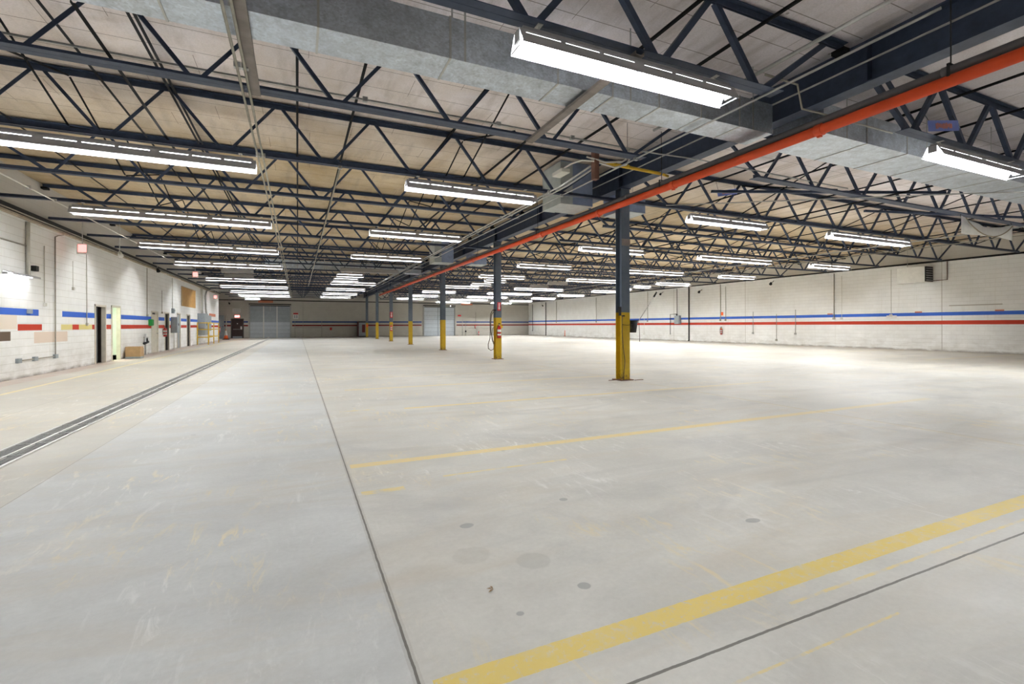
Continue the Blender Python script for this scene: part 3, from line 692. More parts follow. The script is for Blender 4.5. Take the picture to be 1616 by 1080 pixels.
SP = [
 ('L', 4.36, 3, 1, 0), ('L', 9.77, 3, 1, 0), ('L', 15.2, 3, 1, 0), ('L', 20.7, 3, 1, 0), ('L', 26.05, 3, 1, 0), ('L', 34.1, 3, 1, 0), ('L', 39.9, 3, 1, 0), ('L', 45.6, 3, 1, 0), ('L', 51.3, 3, 1, 0), ('L', 57.3, 1, 1, 0),
 ('M', 4.36, 2, 1, 0), ('M', 9.77, 2, 1, 0), ('M', 15.2, 2, 1, 0), ('M', 20.7, 2, 1, 0), ('M', 28.75, 1, 1, 0), ('M', 31.5, 1, 1, 0), ('M', 34.1, 2, 1, 0), ('M', 39.9, 2, 1, 0), ('M', 45.6, 2, 1, 0), ('M', 51.3, 2, 1, 0),
 ('A', 4.36, 2, 1, 0), ('A', 9.77, 2, 1, 0), ('A', 15.2, 2, 1, 0), ('A', 20.7, 2, 1, 0), ('A', 26.05, 2, 1, 0), ('A', 28.75, 1, 1, 1.38), ('A', 31.5, 1, 1, 1.42), ('A', 34.1, 2, 1, 0), ('A', 39.9, 2, 1, 0), ('A', 45.6, 2, 1, 0), ('A', 51.3, 2, 1, 0),
 ('B', 9.77, 3, 1, 0), ('B', 15.2, 3, 1, 0), ('B', 20.7, 3, 1, 0), ('B', 26.05, 3, 1, 0), ('B', 34.1, 3, 1, 0), ('B', 39.9, 3, 1, 0), ('B', 45.6, 3, 1, 0), ('B', 51.3, 3, 1, 0), ('B', 57.3, 3, 1, 0),
 ('C', 15.2, 2, 1, 0), ('C', 20.7, 2, 1, 0), ('C', 26.05, 2, 1, 0), ('C', 28.75, 1, 1, 0.2), ('C', 31.5, 1, 1, 0.6), ('C', 34.1, 2, 1, 0), ('C', 39.9, 2, 1, 0), ('C', 45.6, 2, 1, 0), ('C', 51.3, 2, 1, 0), ('C', 57.3, 2, 1, 0),
 ('L', 28.75, 1, 0, 1.5), ('L', 31.5, 1, 0, 1.3), ('M', 26.05, 2, 0, 0), ('B', 28.75, 1, 0, 0.1), ('B', 31.5, 1, 0, 0.1),
 ('L', -1.0, 3, 1, 0), ('M', -1.0, 2, 1, 0), ('A', -1.0, 2, 1, 0), ('B', 4.36, 3, 1, 0),  # out-of-view lamps added for the light they give
]
cnt = {}
for row, y, nseg, lit, dx in SP:
    tb = 'tube_rear' if y < 0 or (row, y) == ('L', 4.36) else 'tube_' + row
    key = (nseg, lit, tb)
    if key not in protos: protos[key] = o = make_fixture(*key)
    else: o = copy_tree(protos[key])
    o.location = (ROWX[row] + dx, y, ZL)
    if y < 0 or (row, y) == ('B', 4.36): lb = 'unseen lit strip lamp added to the %s, %s' % (ROWN[row], 'hung behind the camera' if y < 0 else 'hung just outside the view')
    elif (row, y) == ('M', 4.36): lb = 'biggest lit strip lamp, nearest overhead in front of the duct'
    elif (row, y) == ('A', 4.36): lb = 'lit strip lamp cut by the right edge, below the small blue sign'
    elif (row, y) == ('L', 4.36): lb = 'lit strip lamp in the row nearest the left wall, out of view overhead'
    else:
        k2 = (row, lit); cnt[k2] = cnt.get(k2, -1) + 1
        kind = {1: 'single-length', 2: 'two-length', 3: 'three-length'}[nseg]
        lb = '%s %s strip lamp, %s %s one back in the %s' % ('lit' if lit else 'unlit', kind, ORD[cnt[k2]], 'lit' if lit else 'dark', ROWN[row])
    tag(o, lb, 'lamp', ('lit strip lamps' if lit else 'unlit strip lamps'))
# wall strip lamp by the left edge
t = empty('wall_strip_lamp', (XL, 16.0, 2.68), 'strip lamp on the left wall throwing a bright patch below it', 'lamp')
MB().add([(0.0, 0, 0.06), (0.02, 0, 0.10), (0.20, 0, 0.045), (0.20, 0, 0.0), (0.19, 0, 0.035), (0.02, 0, 0.085),
          (0.0, 1.42, 0.06), (0.02, 1.42, 0.10), (0.20, 1.42, 0.045), (0.20, 1.42, 0.0), (0.19, 1.42, 0.035), (0.02, 1.42, 0.085)],
         [(0, 6, 7, 1), (1, 7, 8, 2), (2, 8, 9, 3), (3, 9, 10, 4), (4, 10, 11, 5), (5, 11, 6, 0), (0, 1, 2, 3, 4, 5), (11, 10, 9, 8, 7, 6)]).build('hood', M['refl'], t)
rod('tube', M['tube'], t, (0.09, 0.05, 0.025), (0.09, 1.20, 0.025), 0.018, 8)
MB().box(0.0, 0.1, -0.01, 0.03, 0.0, 0.06).box(0.0, 0.1, 1.22, 1.26, 0.0, 0.06).build('lamp_socket', M['refl'], t)

# ------------------------------------------------------------------ orange pipe
px_, pz_, pr = 7.03, 4.24, 0.073
t = empty('orange_pipe', (px_, YB, pz_), 'long bright orange pipe running the length of the hall beside the columns', 'pipe')
rod('pipe_run', M['pipe'], t, (0, 0.05, 0), (0, 46.0 - YB, 0), pr, 24)
for y in (4.55, 7.55, 10.2, 13.3, 16.6, 19.8, 23.0, 26.2, 32.4, 38.6):
    MB().cyl((0, y - YB - 0.05, 0), (0, y - YB + 0.05, 0), pr + 0.014, 24).box(-0.02, 0.02, y - YB - 0.03, y - YB + 0.03, pr, pr + 0.05).box(-0.02, 0.02, y - YB - 0.03, y - YB + 0.03, -pr - 0.035, -pr).build('coupling', M['pipe'], t, False)
for y in (3.0, 7.9, 13.6, 19.2, 24.6, 30.2, 36.0, 41.8):
    MB().cyl((0.0, y - YB, pr + 0.105), (0.0, y - YB, 1.225), 0.007, 6).box(-0.064, -0.056, y - YB - 0.015, y - YB + 0.015, pr - 0.03, pr + 0.12).box(0.056, 0.064, y - YB - 0.015, y - YB + 0.015, pr - 0.03, pr + 0.12).box(-0.064, 0.064, y - YB - 0.015, y - YB + 0.015, pr + 0.116, pr + 0.124).build('hanger', M['black'], t)
t = empty('grey_pipe', (7.03, YB, 4.24 + 0.073 + 0.056), 'dark grey pipe riding directly above the orange pipe', 'pipe')
rod('pipe_run', M['grey_pipe'], t, (0, 0.05, 0), (0, 44.0 - YB, 0), 0.05, 18)
for y in (3.0, 9.0, 15.0, 21.0, 27.0, 33.0, 39.0): MB().cyl((0, y - YB, 0), (0, y - YB + 0.08, 0), 0.058, 18).build('coupling', M['grey_pipe'], t, True)
t = empty('yellow_pipe', (5.25, 7.68, 4.52), 'short yellow pipe crossing under the girder to the orange pipe', 'pipe')
rod('pipe_run', M['yellow'], t, (0, 0, 0), (1.55, 0, -0.04), 0.032, 14)
rod('pipe_tip', M['yellow'], t, (1.62, 0, -0.045), (1.76, 0, -0.07), 0.026, 12)
for q in (0.35, 0.72): MB().cyl((q, 0, -0.01), (q + 0.03, 0, -0.01), 0.042, 14).build('coupling', M['yellow'], t, True)
rod('hanger', M['black'], t, (0.72, 0, 0.03), (0.72, 0, 0.86), 0.005, 6)
tag(MB().box(5.16, 5.26, 7.62, 7.74, 4.16, 4.70).build('hanger_block', M['rust']), 'rusty brown block at the left end of the yellow pipe', 'block')
# ------------------------------------------------------------------ conduits overhead
def conduit(name, pts, r, mat, lb, clips=(), grp=None):
    t = empty(name, pts[0], lb, 'conduit', grp); o = Vector(pts[0])
    MB().tube([Vector(p) - o for p in pts], r, 8).build('conduit_run', M[mat], t, True)
    for c in clips:
        c = Vector(c) - o; MB().box(c.x - 0.035, c.x + 0.035, c.y - 0.03, c.y + 0.03, c.z - 0.03, c.z + 0.035).build('conduit_fitting', M['conduit'], t)
    return t
conduit('conduit', [(-0.64, 2.5, 4.385), (-0.64, 57, 4.385)], 0.016, 'conduit_tan', 'left one of the twin conduits running down the left bay', [(-0.64, y, 4.42) for y in (6.4, 9.6, 15.0, 20.5, 25.9, 31.0)])
conduit('conduit', [(-0.56, 2.5, 4.385), (-0.56, 57, 4.385)], 0.016, 'conduit_tan', 'right one of the twin conduits running down the left bay', [(-0.56, y, 4.42) for y in (6.4, 9.6, 15.0, 20.5)])
conduit('conduit', [(0.75, 9.7, 4.42), (0.75, 40, 4.42)], 0.018, 'conduit_tan', 'single conduit starting at the second joist between the lamp rows', [(0.75, 9.75, 4.43)])
conduit('conduit', [(5.26, 7.9, 4.50), (5.26, 9.0, 4.42), (5.26, 40, 4.42)], 0.02, 'conduit', 'leftmost bright conduit running beside the girder', [(5.26, y, 4.42) for y in (9.6, 12.4, 15.1, 17.9)])
conduit('conduit', [(5.38, 7.9, 4.50), (5.38, 9.0, 4.42), (5.38, 40, 4.42)], 0.02, 'conduit', 'second bright conduit running beside the girder', [(5.38, y, 4.42) for y in (12.0, 14.7)])
conduit('conduit', [(5.68, 2.5, 4.43), (5.68, 45, 4.43)], 0.016, 'conduit', 'long thin conduit passing over the yellow pipe beside the girder', [(5.68, y, 4.43) for y in (7.06, 9.77)])
conduit('conduit', [(7.22, 2.0, 5.03), (7.22, 58, 5.03)], 0.015, 'conduit', 'thin conduit fixed along the web of the girder')
conduit('conduit', [(6.05, 0.5, 4.99), (6.05, 7.0, 4.99)], 0.028, 'conduit', 'thick conduit above the near end of the duct')
conduit('conduit', [(-6.6, 7.2, 4.66), (6.2, 7.2, 4.66), (7.0, 7.05, 4.62), (12.0, 7.1, 4.62)], 0.015, 'conduit', 'bright conduit lying along the wide-flanged near joist', [(x, 7.2, 4.66) for x in (0.9, 3.0, 4.4)])
conduit('conduit', [(6.2, 4.8, 5.00), (6.9, 4.8, 5.0), (7.15, 4.9, 4.72), (7.6, 4.88, 4.72), (9.5, 4.88, 4.72)], 0.014, 'conduit_tan', 'thin conduit stepping across the girder near the duct end')
conduit('conduit', [(-5.38, 2.5, 4.42), (-5.38, 27, 4.42)], 0.016, 'conduit_white', 'pale conduit feeding the left ends of the lamps by the left wall', [(-5.38, y, 4.43) for y in (13.9, 15.1, 20.6)])
conduit('conduit', [(-6.5, 4, 4.30), (-6.5, 50, 4.30)], 0.018, 'conduit_tan', 'conduit along the top of the left wall, above the timber ledge')
conduit('conduit', [(20.6, 2.0, 4.40), (20.6, 50, 4.40)], 0.02, 'conduit', 'long conduit in the right bay passing behind the white banner')
conduit('conduit', [(22.6, 2.0, 4.40), (22.6, 50, 4.40)], 0.017, 'conduit_tan', 'long conduit in the right bay feeding the lamps nearest the wall')
conduit('conduit', [(8.6, 9.5, 4.43), (14.0, 6.0, 4.43), (17.0, 4.2, 4.43)], 0.014, 'conduit', 'thin cable line slanting below the right-hand duct')
conduit('iron_pipe', [(29.75, 0, 4.58), (29.75, 60, 4.58)], 0.045, 'black', 'black iron pipe along the top of the right wall', [])
conduit('flexible_cable', [(5.0, 7.65, 4.56), (5.4, 7.62, 4.50), (5.75, 7.55, 4.54), (5.85, 7.5, 4.66), (5.86, 7.48, 4.80)], 0.02, 'conduit_white', 'white looping flexible cable above the yellow pipe')
conduit('flexible_cable', [(4.9, 8.6, 4.52), (5.0, 8.2, 4.60), (5.05, 7.9, 4.58), (5.15, 7.65, 4.50), (5.6, 7.6, 4.42), (5.8, 7.5, 4.47), (5.88, 7.45, 4.62)], 0.017, 'conduit_white', 'lower white flexible cable looping to the conduit run')
tag(MB().box(4.86, 5.06, 8.35, 8.75, 4.47, 4.55).build('junction_box', M['conduit_white'], bevel=0.01), 'cream junction box where the bright conduits start', 'junction box')
# little spotlights hung in the left bay
for (x, y, z, lb) in ((-6.0, 22.0, 4.05, 'white spotlight hung near the left wall under the third joist'), (-6.4, 29.0, 4.2, 'dark speaker-like spotlight high on the left wall'), (-6.9, 60.5, 3.9, 'dark spotlight high in the recess above the exit door'), (29.0, 55.0, 3.95, 'dark spotlight in the far right corner')):
    t = empty('spotlight', (x, y, z), lb, 'spotlight')
    m_ = M['white'] if 'white' in lb else M['black']
    MB().cyl((0, 0, 0.05), (0.08, -0.16, -0.10), 0.05, 14, 0.085).build('lamp_head', m_, t, True)
    MB().cyl((0, 0, 0.05), (0, 0, ZD - z), 0.012, 8).build('bracket', M['conduit'], t, True)

# ------------------------------------------------------------------ exit signs
def text(name, body, size, mat, parent, loc, rot):
    cu = bpy.data.curves.new(name, 'FONT'); cu.body = body; cu.size = size; cu.extrude = 0.003; cu.align_x = 'CENTER'; cu.align_y = 'CENTER'
    cu.materials.append(mat)
    o = bpy.data.objects.new(name, cu); COL.objects.link(o)
    bpy.context.view_layer.update()
    me = bpy.data.meshes.new_from_object(o.evaluated_get(bpy.context.evaluated_depsgraph_get()))
    bpy.data.objects.remove(o)
    me.materials.clear(); me.materials.append(mat)
    o = bpy.data.objects.new(name, me); COL.objects.link(o); o.parent = parent; o.location = loc; o.rotation_euler = rot
    return o
t = empty('exit_sign', (-6.15, 60.95, 2.42), 'glowing red exit sign above the far brown door', 'exit sign')
lbox('sign_body', M['white'], t, -0.24, 0.24, -0.08, 0.0, -0.13, 0.16)
lbox('sign_face', M['glow_red'], t, -0.22, 0.22, -0.09, -0.08, -0.11, 0.14)
text('lettering', 'EXIT', 0.22, M['exit_letters'], t, (0, -0.095, 0.01), (R(90), 0, 0))
for (x, y, z, lb) in ((-6.3, 19.6, 3.86, 'pink-faced exit sign hung near the left wall, nearest of them'), (-5.0, 30.2, 4.12, 'exit sign edge-on beside the third lamp row'), (-6.3, 46.6, 3.80, 'small pink exit sign past the plywood board')):
    t = empty('exit_sign', (x, y, z), lb, 'exit sign', None, R(-8))
    lbox('sign_body', M['white'], t, -0.13, 0.13, -0.05, 0.05, -0.17, 0.15)
    lbox('sign_face', M['glow_pink'], t, -0.09, 0.13, -0.06, -0.05, -0.11, 0.13)
    rod('stem', M['conduit'], t, (0, 0, 0.15), (0, 0, ZD - z), 0.012)
# ------------------------------------------------------------------ left wall fittings
W = XL
t = empty('outlet_run', (W, 16.67, 0.47), 'row of three grey outlet boxes low on the left wall', 'outlet boxes')
for y in (0.0, 0.86, 2.09): lbox('outlet_box', M['grey_box'], t, 0, 0.07, y - 0.09, y + 0.09, -0.06, 0.06, 0.006)
rod('low_conduit', M['conduit_tan'], t, (0.03, 0.05, 0), (0.03, 2.05, 0), 0.014)
rod('riser_conduit', M['conduit_tan'], t, (0.03, 2.09, 0.05), (0.03, 2.09, 3.6), 0.015)
MB().tube([(0.03, 2.09, 3.6), (0.06, 2.2, 3.66), (0.10, 2.5, 3.74)], 0.015).build('conduit_bend', M['conduit_tan'], t, True)
for y, z0, z1, r, mt, lb in ((17.12, 2.75, 4.2, 0.045, 'conduit_white', 'thick pale riser pipe over the wall strip lamp'), (18.12, 2.0, 3.7, 0.012, 'conduit_white', 'thin painted conduit right of the wall strip lamp'),
                             (20.05, 2.6, 3.5, 0.008, 'conduit_white', 'short thin painted conduit below the nearest exit sign'), (21.15, 1.44, 4.2, 0.014, 'conduit_white', 'thin painted conduit just before the first doorway'),
                             (28.4, 1.9, 4.2, 0.016, 'conduit_tan', 'thin conduit over the green box on the left wall'), (31.2, 2.1, 3.3, 0.012, 'conduit_tan', 'short conduit above the wall fire extinguisher'),
                             (33.55, 2.3, 4.2, 0.014, 'conduit_tan', 'conduit rising from the small grey box on the left wall'), (33.9, 0.0, 1.0, 0.022, 'conduit_white', 'pale conduit below the wall-mounted electrical panel')):
    t = empty('wall_conduit', (W + r + 0.004, y, z0), lb, 'conduit', 'conduits on the left wall')
    rod('conduit_run', M[mt], t, (0, 0, 0), (0, 0, z1 - z0), r)
    lbox('conduit_box', M[mt], t, -0.02 if r < .03 else -0.04, 0.04, -0.05, 0.05, -0.05, 0.05)
tag(MB().cyl((W + 0.02, 5, 3.55), (W + 0.02, 17.1, 3.55), 0.02).build('wall_pipe', M['conduit_tan'], None, True), 'horizontal pipe on the left wall above the strip lamp', 'pipe')
tag(lbox('wall_speaker', M['black'], None, W, W + 0.12, 17.38, 17.54, 2.90, 3.05, 0.01), 'small black box on the left wall beside the strip lamp', 'wall box')
tag(lbox('outlet_box', M['grey_box'], None, W, W + 0.08, 17.15, 17.3, 1.72, 1.84, 0.01), 'small grey outlet box on the near blue stripe', 'outlet box')
# carton
t = empty('cardboard_box', (W + 0.34, 25.15, 0), 'brown cardboard box on the floor by the green-lit doorway', 'cardboard box')
lbox('box_body', M['cardboard'], t, -0.26, 0.26, -0.22, 0.22, 0.0, 0.5, 0.004)
tag(lbox('base_band', M['grey_box'], t, -0.265, 0.265, -0.225, 0.225, 0.0, 0.08), 'blue-grey band along the bottom')
tag(lbox('cardboard_box', M['cardboard'], None, W + 0.1, W + 0.5, 25.5, 25.85, 0, 0.42, 0.004), 'smaller brown carton tucked behind the first cardboard box', 'cardboard box')
t = empty('green_box', (W, 28.85, 1.55), 'bright green box on the left wall at stripe height', 'wall box')
lbox('box_body', M['green'], t, 0, 0.14, -0.17, 0.17, -0.16, 0.16, 0.01)
lbox('box_lid', M['green'], t, 0.14, 0.16, -0.15, 0.15, -0.13, 0.13, 0.005)
t = empty('standpipe_valve', (W + 0.08, 27.85, 0), 'black valve on a short grey pipe low on the left wall', 'valve')
rod('pipe', M['conduit'], t, (0, 0, 0), (0, 0, 1.0), 0.035, 12)
MB().cyl((-0.02, -0.12, 0.55), (0.05, 0.22, 0.62), 0.06, 12).cyl((0.03, 0.1, 0.6), (0.03, 0.1, 0.8), 0.05, 12).build('valve_body', M['black'], t, True)
MB().cyl((0.0, 0.1, 0.82), (0.0, 0.1, 0.84), 0.09, 16).build('handwheel', M['black'], t, True)
def extinguisher(loc, rz, lb, s_=1.0, tagc=False, floor=False):
    t = empty('fire_extinguisher', loc, lb, 'fire extinguisher', None, rz); t.scale = (s_,) * 3
    MB().cyl((0, 0, 0), (0, 0, 0.42), 0.078, 20).cyl((0, 0, 0.42), (0, 0, 0.50), 0.078, 20, 0.03).build('cylinder', M['red'], t, True)
    MB().cyl((0, 0, 0.10), (0, 0, 0.17), 0.080, 20).cyl((0, 0, 0.24), (0, 0, 0.34), 0.080, 20).build('label_band', M['white'], t, True)
    MB().cyl((0, 0, 0.49), (0, 0, 0.55), 0.022, 12).build('valve', M['conduit'], t, True)
    MB().box(-0.012, 0.012, -0.12, 0.04, 0.55, 0.565).box(-0.012, 0.012, -0.12, 0.02, 0.585, 0.597).box(-0.012, 0.012, 0.02, 0.04, 0.55, 0.597).build('lever', M['black'], t)
    MB().tube([(0.02, 0, 0.53), (-0.07, -0.03, 0.50), (-0.105, -0.03, 0.35), (-0.10, -0.02, 0.08)], 0.013).build('hose', M['rubber'], t, True)
    if tagc: tag(MB().box(0.06, 0.13, -0.075, -0.072, 0.40, 0.50).build('inspection_tag', M['yellow'], t), 'yellow inspection tag')
    if not floor: MB().box(-0.04, 0.04, 0.078, 0.095, 0.1, 0.4).build('wall_bracket', M['black'], t)
    return t
extinguisher((W + 0.097, 31.45, 0.80), R(90), 'red fire extinguisher on the left wall by the dark brown door')
extinguisher((W + 0.097, 51.2, 0.80), R(90), 'red extinguisher with yellow tag at the far end of the left wall', tagc=True)
extinguisher((22.4, 60.85, 0.02), 0, 'small red extinguisher standing on the floor by the far wall', floor=True)
extinguisher((21.9, 60.88, 0.95), 0, 'dark red extinguisher hung on the far wall under the orange mark')
extinguisher((29.89, 27.0, 0.62), R(-90), 'red extinguisher with yellow tag on the right wall', tagc=True)
extinguisher((7.38, 17.68, 0.86), 0, 'red fire extinguisher with white labels strapped to the second column', 1.0, True)
extinguisher((7.38, 41.88, 0.9), 0, 'distant red extinguisher on the fifth column', 1.0)
# electrical gear
def panel(loc, sx, sy, sz, lb, mat='grey_box', nm='electrical_panel', cat='electrical panel'):
    t = empty(nm, (loc[0] + 0.002, loc[1], loc[2]), lb, cat)
    lbox('cabinet', M[mat], t, 0, sx, 0, sy, 0, sz, 0.01)
    cv = lbox('cover', M[mat], t, sx, sx + 0.012, 0.03, sy - 0.03, 0.03, sz - 0.03, 0.004)
    MB().box(sx + 0.012, sx + 0.035, sy * 0.5 - 0.02, sy * 0.5 + 0.02, sz * 0.45, sz * 0.6).build('handle', M['black'], cv)
    return t
panel((W, 33.2, 0.98), 0.3, 0.62, 0.92, 'grey electrical panel on the left wall beside the grey door')
panel((W, 33.35, 2.12), 0.12, 0.3, 0.28, 'small grey box above the wall-mounted electrical panel')
t = panel((W, 41.2, 0.70), 0.45, 1.5, 1.6, 'tall grey switchgear cabinet behind the yellow guard rail')
panel((W, 43.3, 1.0), 0.35, 1.6, 1.2, 'second grey switchgear cabinet behind the yellow guard rail')
for k, (y, r, lb) in enumerate(((41.6, 0.035, 'first'), (42.1, 0.035, 'second'))):
    conduit('riser_pipe', [(W + 0.2, y, 2.306), (W + 0.2, y - 0.2, 2.7), (W + 0.2, y - 0.2, 4.2)], r, 'conduit_white', '%s thick pipe rising from the switchgear' % lb)
conduit('riser_pipe', [(W + 0.2, 43.8, 2.206), (W + 0.2, 43.4, 2.7), (W + 0.2, 43.2, 3.7), (W + 0.24, 43.5, 4.1), (W + 0.5, 44.2, 4.25), (W + 1.5, 45.2, 4.27)], 0.06, 'conduit', 'thick grey pipe bending over at the top above the switchgear')
t = empty('guard_rail', (W, 41.0, 0), 'yellow tubular guard rail around the grey switchgear', 'guard rail')
for nm, pts in (('post', [(0.72, 0, 0), (0.72, 0, 1.62)]), ('post', [(0.72, 2.45, 0), (0.72, 2.45, 1.62)]), ('post', [(0.72, 4.9, 0), (0.72, 4.9, 1.62)]), ('post', [(0.04, 0, 0), (0.04, 0, 1.62)]), ('post', [(0.04, 4.9, 0), (0.04, 4.9, 1.62)]),
                ('top_rail', [(0.04, 0, 1.6), (0.72, 0, 1.6), (0.72, 4.9, 1.6), (0.04, 4.9, 1.6)]), ('middle_rail', [(0.04, 0, 1.12), (0.72, 0, 1.12), (0.72, 4.9, 1.12), (0.04, 4.9, 1.12)]), ('lower_rail', [(0.04, 0, 0.55), (0.72, 0, 0.55), (0.72, 4.9, 0.55), (0.04, 4.9, 0.55)])):
    m = MB()
    for p, q in zip(pts, pts[1:]): m.cyl(p, q, 0.035, 10)
    m.build(nm, M['yellow'], t, True)
t = empty('plywood_board', (W + 0.002, 35.9, 2.65), 'orange-brown plywood board fixed high on the left wall', 'board')
lbox('board_face', M['plywood'], t, 0, 0.03, 0, 4.48, 0, 1.22)
MB().box(0.03, 0.05, -0.03, 0.0, -0.02, 1.24).box(0.0, 0.05, -0.03, 4.5, 1.22, 1.25).build('batten', M['wood_trim'], t)
tag(lbox('wall_notice', M['dull_orange'], None, W, W + 0.02, 46.3, 49.5, 2.18, 2.42), 'faint red-lettered strip painted on the left wall beyond the switchgear', 'wall notice')
# recess
t = empty('metal_locker', (-8.0, 60.55, 0), 'grey tall cabinet in the corner left of the exit door', 'cabinet')
lbox('cabinet_body', M['grey_box'], t, 0, 0.6, 0, 0.4, 0, 2.55, 0.01)
lbox('cabinet_door', M['grey_box'], t, 0.03, 0.57, -0.02, 0, 0.06, 2.5, 0.004)
rod('handle', M['black'], t, (0.5, -0.05, 1.2), (0.5, -0.05, 1.4), 0.012)
tag(MB().cyl((-7.2, 60.85, 0), (-7.2, 60.85, 2.5), 0.05, 12).cyl((-7.2, 60.85, 2.5), (-7.2, 60.9, 4.2), 0.02, 8).build('riser_pipe', M['conduit_white'], None, True), 'white upright pipe behind the traffic cone', 'pipe')
t = empty('vent_box', (-6.2, 60.95, 2.95), 'pale louvred box above the glowing exit sign', 'vent')
lbox('vent_body', M['white'], t, -0.38, 0.38, -0.12, 0, -0.08, 0.36, 0.01)
for k in range(4): lbox('louvre', M['grey_box'], t, -0.33, 0.33, -0.135, -0.12, -0.02 + k * 0.09, 0.0 + k * 0.09)
t = empty('traffic_cone', (-6.6, 55.6, 0), 'orange and white traffic cone on the floor before the exit door', 'traffic cone')
lbox('cone_base', M['rubber'], t, -0.28, 0.28, -0.28, 0.28, 0, 0.07, 0.01)
MB().cyl((0, 0, 0.07), (0, 0, 0.42), 0.22, 24, 0.135).cyl((0, 0, 0.92), (0, 0, 1.02), 0.045, 24, 0.03).build('cone_shell', M['orange'], t, True)
MB().cyl((0, 0, 0.42), (0, 0, 0.92), 0.135, 24, 0.045).build('reflective_band', M['white'], t, True)
# ------------------------------------------------------------------ far wall items
def sign(x, z, wd, h, lb, parts):
    t = empty('wall_sign', (x, YF, z), lb, 'sign')
    lbox('sign_plate', M['white'], t, -wd / 2, wd / 2, -0.02, 0, -h / 2, h / 2)
    for (nm, mt, x0, x1, z0, z1) in parts: lbox(nm, M[mt], t, x0, x1, -0.028, -0.02, z0, z1)
    return t
s1 = sign(-0.22, 2.53, 0.55, 0.72, 'red-headed white notice right of the ribbed overhead door', [('header', 'lettering_red', -0.26, 0.26, 0.17, 0.34), ('symbol', 'grey_box', -0.16, -0.04, -0.26, 0.08), ('symbol', 'grey_box', 0.06, 0.18, -0.26, 0.08)])
s2 = sign(19.7, 2.68, 0.5, 0.24, 'small dark red notice right of the pale overhead door', [('header', 'lettering_red', -0.24, 0.24, -0.1, 0.1)])
for x, z, wd, lb in ((-3.3, 4.1, 1.5, 'faded orange sign above the ribbed overhead door'), (20.55, 4.17, 1.6, 'faded orange sign high on the wall right of the pale overhead door')):
    t = empty('hanging_sign', (x, YF - 0.6, z), lb, 'sign', 'faded orange signs')
    lbox('sign_plate', M['dull_orange'], t, -wd / 2, wd / 2, -0.02, 0, -0.11, 0.11)
    for q in (-wd / 2 + 0.1, wd / 2 - 0.1): rod('chain', M['black'], t, (q, -0.01, 0.11), (q, -0.01, ZD - z), 0.006, 6)
t = empty('hanging_bulb', (18.3, 60.4, 3.85), 'small bright white bulb above the pale overhead door', 'bulb')
MB().cyl((0, 0, 0), (0, 0, 0.12), 0.06, 12, 0.035).build('bulb', M['bulb'], t, True)
rod('cord', M['black'], t, (0, 0, 0.12), (0, 0, ZD - 3.85), 0.008, 6)
t = empty('display_cabinet', (6.6, YF - 0.85, 0), 'dark red-edged glass-fronted cabinet against the far wall', 'cabinet')
lbox('cabinet_body', M['black'], t, 0, 1.05, 0, 0.8, 0, 1.88, 0.02)
tag(lbox('glass_front', M['grey_box'], t, 0.12, 0.95, -0.02, 0, 0.12, 1.75), 'grey reflecting front')
tag(lbox('edge_strip', M['maroon'], t, 0.0, 0.06, -0.02, 0, 0.0, 1.86), 'red edge strip')
tag(lbox('coin_panel', M['maroon'], t, 0.5, 0.85, -0.035, -0.02, 0.55, 1.5), 'dark red panel')
conduit('wall_conduit', [(22.0, 60.9, 3.15), (22.0, 60.9, 1.95)], 0.03, 'conduit_tan', 'brown conduit with a canister on the far wall', [(22.0, 60.9, 3.15), (22.0, 60.9, 2.1)])
t = empty('hose_reel', (20.3, 60.9, 0.3), 'dark coiled hose and post by the pale overhead door', 'hose post')
rod('post', M['conduit'], t, (-0.2, 0, -0.3), (-0.2, 0, 1.9), 0.03)
rod('post', M['conduit'], t, (0.25, 0, -0.3), (0.25, 0, 1.7), 0.02)
MB().cyl((0.25, -0.1, 0.28), (0.25, 0, 0.28), 0.1, 14).build('reel', M['black'], t, True)
t = empty('wall_frame', (20.9, 60.95, 0), 'thin white pipe frame on the far wall under the red stripe', 'pipe frame')
for p, q in (((0.0, 0, 1.0), (3.3, 0, 1.0)), ((1.2, 0, 0), (1.2, 0, 1.0)), ((3.3, 0, 0), (3.3, 0, 1.9))): rod('rail', M['conduit_white'], t, p, q, 0.02, 8)
t = empty('wall_frame', (-0.3, 60.95, 0), 'thin grey pipe frame on the far wall beside the ribbed overhead door', 'pipe frame')
for p, q in (((0.0, 0, 1.15), (2.9, 0, 1.15)), ((0.0, 0, 0), (0.0, 0, 1.9)), ((2.9, 0, 0), (2.9, 0, 1.9))): rod('rail', M['conduit_tan'], t, p, q, 0.02, 8)
tag(lbox('wall_box', M['red'], None, 3.5, 3.72, 60.88, 60.98, 0.85, 1.15), 'little red alarm box low on the far wall', 'wall box')
tag(MB().cyl((0.55, 60.95, 0), (0.55, 60.95, 4.2), 0.015, 8).build('wall_conduit', M['conduit_tan'], None, True), 'thin conduit on the far wall right of the ribbed overhead door', 'conduit')

